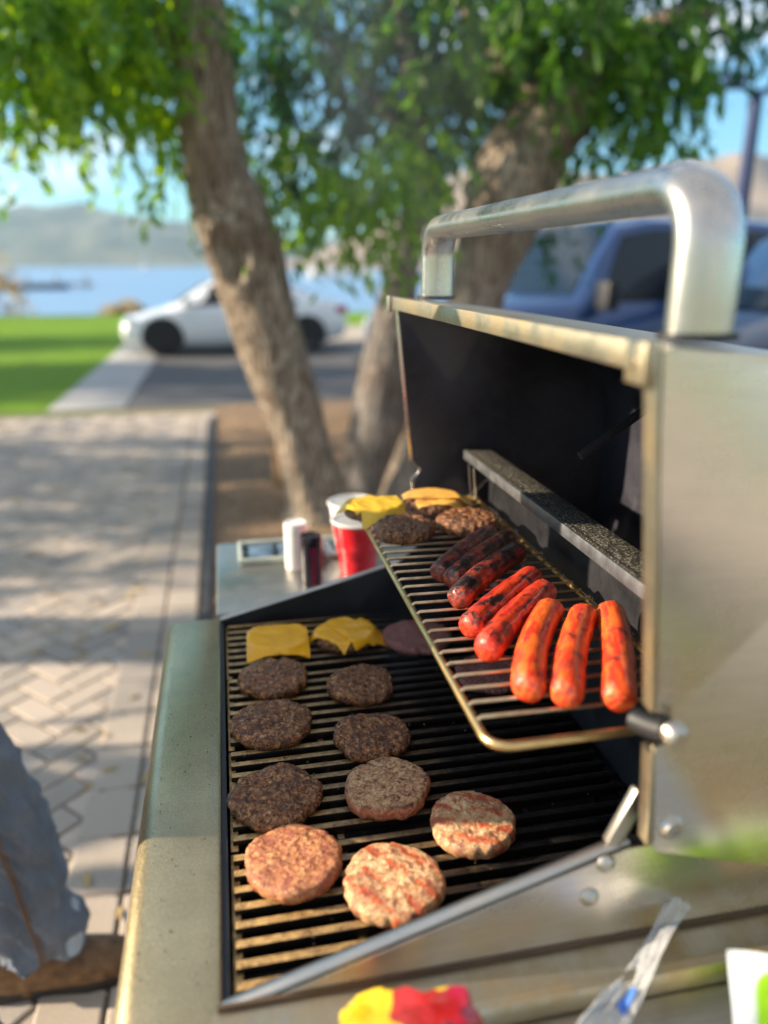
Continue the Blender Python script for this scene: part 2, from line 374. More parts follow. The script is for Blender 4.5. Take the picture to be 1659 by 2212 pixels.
    c = t.mix(.22, c, t.ramp(f, [(.3, (.22, .18, .15)), (.7, (.62, .52, .42))])); c = t.mix(t.ramp(t.noise(t.coord(), 1.6, 6, .7), [(.5, 0), (.75, .45)]), c, (.20, .17, .14))
    t.set(color=c, rough=.88, normal=t.bump(f, .0015)); pm = t.m
    V, Fc, T = [], [], []
    def brick(cx, cy, dx, dy, ang, tone):
        c, s = math.cos(ang), math.sin(ang); b = len(V); g = .004; e = .005
        hx, hy = dx/2-g, dy/2-g
        z = .012+random.uniform(0, .002)+(.005 if ang == 0 else 0)
        for (X, Y, Z) in [(-hx, -hy, -.02), (hx, -hy, -.02), (hx, hy, -.02), (-hx, hy, -.02), (-hx, -hy, z-e), (hx, -hy, z-e), (hx, hy, z-e), (-hx, hy, z-e),
                          (-hx+e, -hy+e, z), (hx-e, -hy+e, z), (hx-e, hy-e, z), (-hx+e, hy-e, z)]:
            V.append((cx+X*c-Y*s, cy+X*s+Y*c, Z)); T.append(tone)
        for q in [(0, 1, 5, 4), (1, 2, 6, 5), (2, 3, 7, 6), (3, 0, 4, 7), (4, 5, 9, 8), (5, 6, 10, 9), (6, 7, 11, 10), (7, 4, 8, 11), (8, 9, 10, 11)]: Fc.append(tuple(b+i for i in q))
    a = .105; A45 = R(45)
    def inside(x, y): return -7 < x < -.385 and -.4 < y < 7.95
    for i in range(-130, 130):
        for j in range(-130, 130):
            # herringbone lattice: L-shaped pair of 2x1 bricks
            if (i - j) % 4 == 0: u, v, hz = i+1., j+.5, True
            elif (i - j) % 4 == 3: u, v, hz = i+.5, j, False
            else: continue
            if hz: uu, vv, ddx, ddy = (i+1)*a, (j+.5)*a, 2*a, a
            else: uu, vv, ddx, ddy = (i+.5)*a, (j+1)*a, a, 2*a
            x = uu*math.cos(A45)-vv*math.sin(A45)-3; y = uu*math.sin(A45)+vv*math.cos(A45)+3
            if inside(x, y): brick(x, y, ddx, ddy, A45, random.random())
    y = -.6
    while y < 8.0:
        for k in range(2): brick(-.405+k*.15-.005, y, .148, .21, 0, random.choice((.05, .3, .6, .4, .2)))
        y += .214
    for k in range(-34, 0):
        for r_ in range(2): brick(k*.214, 8.08+r_*.215, .21, .21, 0, random.choice((.1, .9, 1, .5, .7)))
    me = bpy.data.meshes.new('paving'); me.from_pydata(V, [], Fc)
    at2 = me.attributes.new('tone', 'FLOAT', 'POINT'); at2.data.foreach_set('value', T); me.materials.append(pm)
    o = bpy.data.objects.new('paving', me); COL.objects.link(o); tag(o, kind='structure')
    t = NT('joint_sand'); f = t.noise(t.coord(), 200, 4); t.set(color=t.ramp(f, [(.3, (.11, .09, .07)), (.7, (.2, .17, .13))]), rough=.95)
    sheet('paving_bed', [(-9, -3), (-.16, -3), (-.16, 8.5), (-9, 8.5)], .003, t.m)
    t = NT('edge_strip'); t.set(color=(.03, .03, .035), rough=.6)
    tag(MB().span((-.162, -1, 0), (-.128, 8.1, .035), .006).build('paving_edge', t.m), kind='structure')
    # water
    t = NT('lake_water'); w = t.coord(scale=(.25, 1, 1)); f = t.noise(w, 1.4, 6, .6)
    t.set(color=(.20, .33, .50), rough=.35, spec=.5, ior=1.33, normal=t.bump(f, .10, .6))
    sheet('lake', [(-1500, 26), (1500, 26), (1500, 1400), (-1500, 1400)], -.95, t.m)
    # hills
    def hill(name, pts, depth, c1, c2, seed, back):
        t = NT(name+'_scrub'); w = t.coord(); n = t.noise(w, .012, 8, .65); n2 = t.noise(w, .06, 5, .7)
        t.set(color=t.mix(t.ramp(n2, [(.4, 0), (.65, .6)]), t.ramp(n, [(.38, c1), (.62, c2)]), tuple(x*.6 for x in c1)), rough=.95)
        mb = MB(); nu, nv = 150, 24
        def g(u, v):
            i = u*(len(pts)-1); k = min(int(i), len(pts)-2); fr = i-k
            x = pts[k][0]*(1-fr)+pts[k+1][0]*fr; h = pts[k][1]*(1-fr)+pts[k+1][1]*fr
            hh = h*math.sin(min(1, v*1.25)*math.pi/2)**1.0 if v < .8 else h*(1-(v-.8)*2)
            y = depth+v*back
            hh += (12*fn((x, y, seed), .006)+9*fn((x, y, seed), .018)+4*fn((x, y, 0), .05))*min(1, v*3)
            return Vector((x*(y/depth)**.5, y, -2+max(hh, 0)*(y/depth)))
        mb.grid(g, nu, nv); tag(mb.build(name, t.m, ang=180), kind='structure')
    hill('hills', [(-900, 70), (-600, 74), (-420, 70), (-330, 72), (-200, 74), (-120, 64), (-60, 60), (0, 56), (80, 46), (160, 38), (260, 34), (420, 40), (700, 60), (1100, 70)], 1100, (.08, .11, .07), (.22, .21, .13), 3, 500)
    hill('hills', [(20, 0), (60, 6), (100, 22), (150, 44), (200, 50), (270, 52), (400, 58), (700, 60)], 380, (.26, .20, .15), (.42, .33, .25), 9, 200)
ground()

# ------------------------------------------------------------------ the grill
G = .91
NY, FY = .49, 1.355
RIMZ = lambda X: G+.31*(X+.037)
grill = thing('gas_grill', 'large stainless gas grill with its hood open, loaded with burgers and hot dogs', 'grill', (.19, .92, 0))
def gp(mb, name, mat, parent=None, ang=38, label=None):
    o = mb.build(name, mat, None, ang)
    if parent is None: o.parent = grill; o.matrix_parent_inverse = Matrix.Translation(-grill.location)
    else: part_of(o, parent)
    if label: o['label'] = label
    return o
def build_grill():
    # front lip: rolled left edge, gently domed
    mb = MB(); prof = [(-.037, G-.03), (-.037, G-.002), (-.041, G), (-.112, G-.001), (-.122, G-.004), (-.130, G-.012), (-.135, G-.03), (-.136, G-.075), (-.131, G-.078), (-.126, G-.03), (-.06, G-.03)]
    mb.prism(prof, .30, FY-.04, 'Y', .0015); fp = gp(mb, 'front_panel', 'panel')
    mb = MB(); mb.prism([(-.060, G-.032), (-.118, G-.032), (-.108, G-.141), (-.102, G-.16), (-.096, G-.27), (-.06, G-.27)], .41, FY-.05, 'Y', .002)
    cp = gp(mb, 'control_panel', 'steel')
    for k in range(4):
        y = .55+k*.2; mb = MB(); mb.lathe([(0, -.03), (.020, -.03), (.024, -.012), (.026, 0)], (0, 0, 0), 24, 'X')
        mb.box((-.032, 0, 0), (.012, .008, .04), .002)
        for v in mb.bm.verts: v.co = Matrix.Rotation(R(-3), 4, 'Y') @ v.co + Vector((-.096, y, G-.205))
        gp(mb, 'knob', 'rubber')
    # cabinet
    mb = MB(); mb.span((-.10, .42, .09), (.44, .435, .64)); mb.span((-.10, 1.325, .09), (.44, 1.34, .64)); mb.span((.43, .436, .09), (.44, 1.324, .64)); mb.span((-.10, .436, .09), (.44, 1.324, .105))
    gp(mb, 'cabinet', 'black')
    for y0 in (.437, .884):
        d = gp(MB().span((-.125, y0, .12), (-.105, y0+.44, .63), .004), 'cabinet_door', 'steel')
        yy = y0+.40 if y0 < .6 else y0+.04
        gp(MB().tube([(-.125, yy, .3), (-.155, yy, .31), (-.155, yy, .55), (-.125, yy, .56)], .008, 10), 'door_handle', 'rail', d)
    for x in (-.07, .40):
        for y in (.47, 1.29):
            mb = MB(); mb.lathe([(0, -.012), (.036, -.012), (.04, -.006), (.04, .006), (.036, .012), (0, .012)], (x, y, .04), 24, 'Y'); mb.span((x-.012, y-.02, .05), (x+.012, y+.02, .09)); gp(mb, 'caster', 'rubber')
    # firebox walls
    gp(MB().span((-.0365, .53, .66), (-.030, 1.30, G-.004)), 'firebox_front_wall', 'black')
    for (a, b, nm) in ((NY+.026, .53, 'near'), (1.305, 1.315, 'far')):
        pr = [(-.034, .66), (-.034, RIMZ(-.034)), (.335, RIMZ(.335)), (.345, RIMZ(.335)-.004), (.47, RIMZ(.335)), (.47, .66)]
        if nm == 'near': pr[4] = (.47, .98)
        else: pr = [(-.034, .66), (-.034, RIMZ(-.034)), (.30, .995), (.47, 1.15), (.47, .66)]
        s = gp(MB().prism(pr, a, b, 'Y', .001), 'firebox_side_wall', 'black')
        # rolled steel rim along the sloping top
        if nm == 'near': path = [(-.036, (a+b)/2-.002, RIMZ(-.036)), (.337, (a+b)/2-.002, RIMZ(.337))]
        else: path = [(-.036, (a+b)/2, RIMZ(-.036)), (.30, (a+b)/2, .996)]
        gp(MB().tube(path, .0035, 12, 0.0062 if nm == 'near' else .006), 'side_rim', 'steel')
        if nm == 'near':
            q = gp(MB().prism([(-.036, .893), (-.036, RIMZ(-.036)-.003), (.335, RIMZ(.335)-.003), (.40, RIMZ(.335)-.004), (.47, RIMZ(.335)-.03), (.62, .99), (.62, .893)], a-.004, a-.001, 'Y'), 'side_cover', 'sidesteel')
            for (x, z) in ((.252, 1.012-.010), (.258, .992-.021)):
                pass
            for (x, z) in ((.313, 1.010), (.300, .974)):
                gp(MB().lathe([(0, -.006), (.004, -.006), (.008, -.003), (.0095, 0)], (x, a-.004, z), 20, 'Y'), 'bolt', 'rail')
            gp(MB().box((.333, a+.004, 1.052), (.016, .010, .060), .002, Matrix.Rotation(R(24), 4, 'Y')), 'hinge_bracket', 'steel')
    gp(MB().span((.47, .53, .66), (.476, 1.305, 1.175)), 'firebox_back_wall', 'black')
    # rear ledge
    mb = MB(); mb.span((.430, NY+.02, 1.183), (.438, FY-.02, 1.203), .002); mb.span((.438, NY+.02, 1.191), (.478, FY-.02, 1.202), .0015)
    gp(mb, 'rear_ledge', 'speck')
    gp(MB().span((.4265, NY+.025, 1.186), (.4296, FY-.025, 1.203), .0008), 'ledge_trim', plain('worn_grey_metal', (.17, .17, .18), .45, .6, scale=40, var=.35, bump=.0006))
    for dy in (0, .03): gp(MB().tube([(.43, FY-.05-dy, 1.18), (.445, FY-.03-dy, 1.10)], .0018, 6), 'ledge_wire', 'steel')
    gp(MB().span((-.03, .531, .70), (.469, 1.304, .71)), 'firebox_floor', 'black')
    # burner tents
    for k in range(4):
        y = .62+k*.19; gp(MB().prism([(y-.05, .80), (y, .84), (y+.05, .80), (y+.048, .797), (y, .836), (y-.048, .797)], -.025, .46, 'X'), 'flame_tamer', 'black')
    # cooking grates: four lift-out sections of flat bars
    sec = [(.531, .722), (.724, .915), (.917, 1.108), (1.110, 1.303)]
    for a, b in sec:
        mb = MB(); n = round((b-a-.006)/.0222); st = (b-a-.006)/n
        mb.span((-.027, a+.001, .885), (-.018, b-.001, .897), .001); mb.span((.455, a+.001, .885), (.465, b-.001, .897), .001)
        for i in range(n):
            y = a+.003+st*(i+.5)
            mb.box((.219, y, .898), (.486, .0098, .012), .0016)
        for x in (.10, .33): mb.span((x-.004, a+.003, .884), (x+.004, b-.003, .8915), .001)
        gp(mb, 'cooking_grate', 'grate')
    # warming rack
    zr = 1.116; mb = MB(); r = .0045
    fr = []
    def corner(cx, cy, a0, a1, rad=.022):
        return [(cx+rad*math.cos(R(a)), cy+rad*math.sin(R(a)), zr) for a in np.linspace(a0, a1, 7)]
    fr = [(.415, .557, zr), (.33, .556, zr)]+corner(.235, .578, 270, 180)+[(.2135, .75, zr), (.214, .95, zr), (.2145, 1.15, zr)]+corner(.2365, 1.285, 180, 90)+[(.33, 1.307, zr), (.44, 1.307, zr)]
    rack = gp(MB().tube(fr, r, 12), 'warming_rack', 'gold')
    y = .598; mb = MB()
    while y < 1.29:
        mb.tube([(.2135, y, zr+.002), (.218, y, zr+.0055), (.33, y, zr+.0035), (.445, y, zr+.0035)], .0024, 8); y += .0262
    gp(mb, 'rack_wires', mat_steel('browned_wire', (.72, .52, .32), .32, (60, 60, 60), .6, (.20, .10, .04), 40), rack)
    mb = MB()
    mb.tube([(.443, .557, zr), (.443, 1.307, zr)], .004, 8); gp(mb, 'rear_rail', 'gold', rack)
    # rack end bracket poking past the hood's edge
    mb = MB(); mb.tube([(.325, .512, 1.160), (.332, .496, 1.162), (.337, .482, 1.166)], .0105, 14); gp(mb, 'rack_bracket', 'rubber', rack)
    mb = MB(); mb.lathe([(0, -.012), (.006, -.012), (.010, -.008), (.011, 0)], (.339, .478, 1.168), 16, 'Y'); gp(mb, 'rack_nut', 'rail', rack)
    # side shelves
    def shelf(y0, y1, nm, z):
        mb = MB(); mb.span((-.045, y0, z-.03), (.50, y1, z), .006)
        return gp(mb, nm, 'steel')
    shelf(1.375, 1.775, 'side_shelf', .89)
    shelf(.02, NY-.03, 'side_shelf', .905)
    # near shelf rear lip
    mb = MB(); mb.prism([(NY-.03, .90), (NY-.03, .918), (NY-.026, .923), (NY-.018, .924), (NY-.012, .918), (NY+.02, .918), (NY+.02, .90)], -.045, .62, 'X', .001)
    gp(mb, 'shelf_lip', 'trim')
    gp(MB().span((-.04, NY+.0205, .90), (.60, NY+.0235, .9235)), 'seam', plain('brown_grime', (.10, .065, .04), .7))
    # ---------------- hood
    def curve(off=0):
        P = [(.300, 1.475), (.40, 1.466), (.52, 1.450), (.60, 1.430), (.67, 1.395), (.715, 1.35), (.735, 1.26), (.735, 1.12), (.715, 1.00), (.69, .945)]
        out = []
        for i, (x, z) in enumerate(P):
            a = Vector(P[max(0, i-1)]); b = Vector(P[min(len(P)-1, i+1)]); t = (b-a).normalized(); n = Vector((-t.y, t.x))
            out.append((x-n.x*off, z-n.y*off))
        return out
    o_ = curve(-.0); i_ = curve(.012)
    outer = curve(-.001); mid = curve(.006)
    # outer shell + inner liner as two thin closed sheets
    mb = MB(); mb.prism(outer+mid[::-1], NY+.004, FY-.004, 'Y'); hood = gp(mb, 'hood', 'steel')
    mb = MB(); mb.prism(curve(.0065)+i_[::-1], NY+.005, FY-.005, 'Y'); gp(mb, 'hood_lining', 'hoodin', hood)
    def sidep(y0, y1):
        pts = [(.299, 1.476), (.304, 1.42), (.331, 1.180)]
        for a in np.linspace(100, -95, 9): pts.append((.333+.016*math.cos(R(a)), 1.164+.016*math.sin(R(a))))
        pts += [(.334, 1.146), (.341, 1.048), (.344, 1.040), (.352, 1.034), (.465, 1.000), (.56, .975), (.69, .943)]
        pts += [(x, z) for x, z in reversed(outer[1:-1])]
        return MB().prism(pts, y0, y1, 'Y', .0012)
    sp = gp(sidep(NY-.002, NY+.004), 'hood_side_panel', 'sidesteel', hood)
    gp(sidep(FY-.004, FY+.002), 'hood_side_panel', 'sidesteel', hood)
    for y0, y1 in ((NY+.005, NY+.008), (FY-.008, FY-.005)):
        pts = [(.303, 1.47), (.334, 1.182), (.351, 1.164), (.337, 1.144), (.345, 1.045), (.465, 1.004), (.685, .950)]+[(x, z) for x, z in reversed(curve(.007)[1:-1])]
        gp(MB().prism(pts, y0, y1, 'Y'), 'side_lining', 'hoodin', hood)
    # front trim strip and flange along the open edge
    gp(MB().span((.292, NY, 1.4565), (.300, FY+.002, 1.4775), .0015), 'front_trim', 'trim', hood)
    mb = MB(); mb.prism([(.292, 1.47), (.297, 1.47), (.3290, 1.182), (.324, 1.182)], NY-.003, NY+.012, 'Y', .001)
    mb.prism([(.3275, 1.144), (.333, 1.144), (.3405, 1.047), (.335, 1.047)], NY-.003, NY+.012, 'Y', .001); gp(mb, 'edge_trim', 'trim', hood)
    mb = MB(); mb.span((.284, NY-.004, 1.449), (.2915, NY+.022, 1.479), .0015); mb.lathe([(0, -.0035), (.003, -.0035), (.0045, 0)], (.284, NY+.010, 1.464), 14, 'X'); gp(mb, 'corner_bracket', 'trim', hood)
    gp(MB().span((.286, FY-.014, 1.452), (.2915, FY+.005, 1.479), .0015), 'corner_bracket', 'steel', hood)
    # hood pivot bolt
    mb = MB(); mb.lathe([(0, -.003), (.0035, -.003), (.004, -.006), (.009, -.006), (.012, 0)], (.358, NY-.002, 1.062), 24, 'Y'); gp(mb, 'pivot_bolt', 'rail', hood)
    # heat deflector and thermometer probe inside the hood
    gp(MB().tube([(.452, .908, 1.290), (.62, .912, 1.40)], .006, 12), 'thermometer_probe', 'black', hood)
    # handle
    hx, hz, y0, y1, rad = .352, 1.586, .530, 1.268, .045
    path = [(hx, y0, 1.478), (hx, y0, 1.50), (hx, y0, hz-rad)]
    for a in np.linspace(180, 90, 9)[1:]: path.append((hx, y0+rad+rad*math.cos(R(a)), hz-rad+rad*math.sin(R(a))))
    for t in (.2, .4, .6, .8): path.append((hx, y0+rad+(y1-y0-2*rad)*t, hz))
    for a in np.linspace(90, 0, 9): path.append((hx, y1-rad+rad*math.cos(R(a)), hz-rad+rad*math.sin(R(a))))
    path += [(hx, y1, 1.50), (hx, y1, 1.478)]
    gp(MB().tube(path, .0265, 32, .0185, up=(1, 0, 0)), 'handle', 'rail', hood)
    for y in (y0, y1):
        mb = MB(); mb.tube([(hx, y, 1.476), (hx, y, 1.4815)], .032, 28, .024, up=(1, 0, 0)); gp(mb, 'handle_gasket', 'rubber', hood)
build_grill()

# ------------------------------------------------------------------ food
GT = .9042
def patty(x, y, z, rad, mat, label, group, h=.0165, seed=0, tilt=0., squash=1.):
    amp = 1. if mat == 'pat_c' else .45; h *= 1.18 if h < .014 or mat == 'pat_c' else 1.1; mb = MB(); nu = 132; random.seed(seed+50)
    prof = []
    for i in range(1, 25): prof.append((rad*(1-.10)*i/24., 'top'))
    rs = []
    def out(a):
        return 1+.10*fn((math.cos(a)*2, math.sin(a)*2, seed*3.1), .7)+.045*amp*fn((math.cos(a)*9, math.sin(a)*9, seed), .8)-.05*max(0, fn((math.cos(a)*6, math.sin(a)*6, seed+9), .9)-.15)*3
    tops = []
    for i in range(36):
        q = i/35.; r = rad*.93*q**.9
        zz = h*(1-.10*q**5)
        tops.append((r, zz, 1.))
    side = [(rad*.975, h*.80, 1), (rad*1.0, h*.62, 1), (rad*1.0, h*.40, 1), (rad*.975, h*.18, 1), (rad*.92, .0005, .2), (rad*.5, .0, 0)]
    ring = []
    for (r, zz, k) in tops+side:
        ro = []
        for j in range(nu):
            a = 2*math.pi*j/nu; rr = max(r, 1e-5)*(1+(out(a)-1)*min(1, r/rad)*1.0)
            px, py = rr*math.cos(a), rr*math.sin(a)*squash
            nz = fn((px, py, zz+seed), 34)*.0020+fn((px, py, zz+seed), 80)*.0026*amp+fn((px, py, zz+seed), 190)*.0022*amp
            rn = 1+ (fn((px, py, zz+seed*2), 80)*.026*amp+fn((px, py, zz), 190)*.024*amp)*(1 if zz < h*.85 else .3)
            ro.append(Vector((px*rn, py*rn, max(0, zz+nz*k))))
        ring.append(ro)
    mb.rings(ring, True, False)
    o = mb.build('burger_patty', mat, ang=None, normals=True); o.data.shade_smooth()
    o.location = (x, y, z); o.rotation_euler = (tilt, 0, seed*1.3)
    return tag(o, label, 'patty', group)
GP = 'burger patties on the lower grate'; RP = 'burger patties on the warming rack'
patty(.062, 1.196, GT, .052, 'pat_c', 'dark patty under the single square cheese slice at the far front corner of the grate', GP, seed=1)
patty(.177, 1.190, GT, .053, 'pat_c', 'dark patty under the overlapping folded cheese slices on the lower grate', GP, seed=2)
patty(.045, 1.071, GT, .056, 'pat_c', 'shiny browned patty just in front of the square-cheese burger', GP, seed=3)
patty(.176, 1.024, GT, .051, 'pat_c', 'small round browned patty in front of the folded-cheese burger', GP, seed=4)
patty(.035, .946, GT, .057, 'pat_c', 'browned patty third back along the green steel lip of the grill', GP, seed=5)
patty(.167, .887, GT, .053, 'pat_c', 'glistening dark patty behind the grey-topped one', GP, seed=6)
patty(.029, .788, GT, .0555, 'pat_c', 'dark crusted patty whose near edge touches the pink raw patty', GP, seed=7)
patty(.165, .774, GT, .053, 'pat_s', 'grey-topped patty with pink sides and a small hole', GP, h=.021, seed=8, tilt=R(3))
patty(.249, .695, GT, .0505, 'pat_m', 'half-shaded raw patty alone at the right, nearest the hood hinge', GP, h=.018, seed=9)
patty(.040, .677, GT+.001, .0535, 'pat_r', 'pink raw patty lit by the sun, nearest the steel lip', GP, h=.018, seed=10, tilt=R(-2))
patty(.140, .625, GT, .0535, 'pat_m', 'nearest pale raw patty with orange sear lines', GP, h=.018, seed=11)
patty(.300, 1.165, GT, .060, 'pat_f', 'dull purple patty partly under the front rail of the warming rack', GP, h=.013, seed=12)
patty(.385, 1.02, GT, .058, 'pat_f', 'purple patty seen through the wires below the hot dogs', GP, h=.013, seed=13)
ZR = 1.1225
patty(.238, 1.222, ZR, .052, 'pat_c', 'patty under the yellow cheese slice at the far corner of the warming rack', RP, seed=14)
patty(.340, 1.228, ZR, .046, 'pat_c', 'patty under the pale cheese slices at the far end of the rack', RP, seed=15)
patty(.262, 1.106, ZR, .048, 'pat_c', 'browned patty on the rack in front of the yellow cheese', RP, seed=16, h=.02)
patty(.371, 1.120, ZR, .050, 'pat_c', 'crumbly patty on the rack just behind the farthest hot dog', RP, seed=17, h=.02)

def cheese(cx, cy, sx, sy, rz, ztop, rad, pc, mat, label, lift=0., seed=0, droop=.6, tiltx=0.):
    mb = MB(); n = 26; th = .0020; c, s = math.cos(rz), math.sin(rz)
    def top(u, v):
        X, Y = (u-.5)*sx, (v-.5)*sy
        # wavy outline
        X += .0018*fn((v*3, u, seed), 2.2)*(1 if abs(u-.5) > .4 else .3); Y += .0025*fn((u*3, v, seed), 2.2)*(1 if abs(v-.5) > .4 else .3)
        x = cx+X*c-Y*s; y = cy+X*s+Y*c
        d = math.hypot(x-pc[0], y-pc[1])-rad*.9
        z = ztop+lift+.0022*fn((x, y, seed), 38)+.0008*fn((x, y, seed), 120)
        if d > 0: z -= droop*d*min(1, d/.012)
        return Vector((x, y, z))
    def ringpt(layer): return [[top(i/n, j/n)-Vector((0, 0, layer)) for j in range(n+1)] for i in range(n+1)]
    A = [[mb.bm.verts.new(p) for p in r] for r in ringpt(0)]; B = [[mb.bm.verts.new(p) for p in r] for r in ringpt(th)]
    for i in range(n):
        for j in range(n):
            mb.bm.faces.new((A[i][j], A[i+1][j], A[i+1][j+1], A[i][j+1])); mb.bm.faces.new((B[i][j], B[i][j+1], B[i+1][j+1], B[i+1][j]))
    for i in range(n):
        for (P, Q) in ((0, 0), (n, n)):
            mb.bm.faces.new((A[i][P], A[i+1][P], B[i+1][P], B[i][P])); mb.bm.faces.new((A[P][i], A[P][i+1], B[P][i+1], B[P][i]))
    o = mb.build('cheese_slice', mat, ang=50); pushorigin(o); return tag(o, label, 'cheese', 'cheese slices melting on burgers')
zt = GT+.0195+.0030
cheese(.060, 1.184, .104, .094, R(-2), zt, .052, (.062, 1.196), 'cheese', 'single square orange cheese slice on the far front corner burger', seed=1, droop=.55)
cheese(.172, 1.190, .090, .085, R(42), zt, .053, (.177, 1.190), 'cheese', 'orange cheese slice turned as a diamond with a corner drooping', seed=2, droop=1.)
cheese(.204, 1.180, .075, .075, R(25), zt, .053, (.177, 1.190), 'cheese', 'small torn orange cheese slice tucked under the diamond one', seed=3, lift=.0029, droop=.9)
zr_ = ZR+.0195+.0030
cheese(.243, 1.200, .080, .084, R(4), zr_, .052, (.238, 1.222), 'cheese2', 'yellow cheese slice with a glossy fold on the far corner of the warming rack', seed=4, droop=1., lift=.003)
cheese(.218, 1.225, .074, .060, R(30), zr_, .052, (.238, 1.222), 'cheese2', 'corner of a yellow cheese slice showing left of the glossy one on the rack', seed=5, droop=.9)
cheese(.350, 1.222, .085, .070, R(-4), zr_, .046, (.340, 1.228), 'cheese3', 'lower pale cheese slice hanging over the front of the far rack patty', seed=6, droop=.9)
cheese(.352, 1.242, .120, .060, R(-10), zr_, .05, (.340, 1.228), 'cheese3', 'top pale cheese slice reaching toward the hood on the far rack burger', seed=7, droop=.55, lift=.0035)

def dog(a, b, rad, mat, label, seed, bend=.006):
    mb = MB(); a, b = Vector(a), Vector(b); L = (b-a).length; t = (b-a)/L; w = Vector((-t.y, t.x, 0)); n = 54; seg = 30; rs = []
    for i in range(n+1):
        q = i/n; s = q*L
        e = min(s, L-s); rr = rad*math.sqrt(max(0, 1-max(0, (rad*.95-e)/(rad*.95))**2.3)) if e < rad else rad
        rr = max(rr, .0012)
        c = a+t*s+w*bend*math.sin(q*math.pi)
        if e < .003: c += t*(.0022 if q < .5 else -.0022)*(1-e/.003)   # puckered tip
        ring = []
        for k in range(seg):
            an = 2*math.pi*k/seg
            f = 1+.05*fn((q*9, math.cos(an), math.sin(an)+seed), 1.3)+.018*fn((q*40, math.cos(an)*2, math.sin(an)*2+seed), 1.6)
            if e < rad*.8: f += .07*fn((math.cos(an)*3, math.sin(an)*3, seed+q*3), 1.5)
            ring.append(c+w*math.cos(an)*rr*f+Vector((0, 0, 1))*math.sin(an)*rr*f*.97)
        rs.append(ring)
    mb.rings(rs, True, True); o = mb.build('hot_dog', mat, ang=None); o.data.shade_smooth()
    # origin at one end, axes along the sausage so that the char pattern runs with it
    me = o.data; ang = math.atan2(-t.x, t.y); m = Matrix.Translation(a) @ Matrix.Rotation(ang, 4, 'Z') @ Matrix.Translation((seed*.37, 0, 0))
    me.transform(m.inverted()); o.matrix_world = m
    return tag(o, label, 'hot dog', 'hot dogs on the warming rack')
zd = 1.1195+.0165
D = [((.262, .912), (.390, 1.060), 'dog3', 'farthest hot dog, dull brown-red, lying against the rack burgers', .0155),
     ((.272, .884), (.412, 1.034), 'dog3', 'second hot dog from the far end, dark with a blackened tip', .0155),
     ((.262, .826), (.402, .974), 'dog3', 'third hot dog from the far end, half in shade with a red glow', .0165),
     ((.252, .748), (.390, .885), 'dog2', 'bright red hot dog with a split dark blister, first fully sunlit one', .0165),
     ((.253, .692), (.388, .838), 'dog2', 'red hot dog with black char blotches, between the slanted and straighter ones', .0172),
     ((.268, .606), (.370, .785), 'dog1', 'orange hot dog with a charred right flank, third from the hood side', .0178),
     ((.299, .588), (.403, .764), 'dog1', 'smooth orange-red hot dog, second from the hood side', .0172),
     ((.345, .572), (.436, .765), 'dog1', 'orange hot dog nearest the hood side panel', .0172)]
for i, (a, b, m, lab, rr) in enumerate(D): dog((*a, zd), (*b, zd), rr, m, lab, i+1, bend=(.004, .006, .007, .004, .006, .008, .005, -.004)[i])

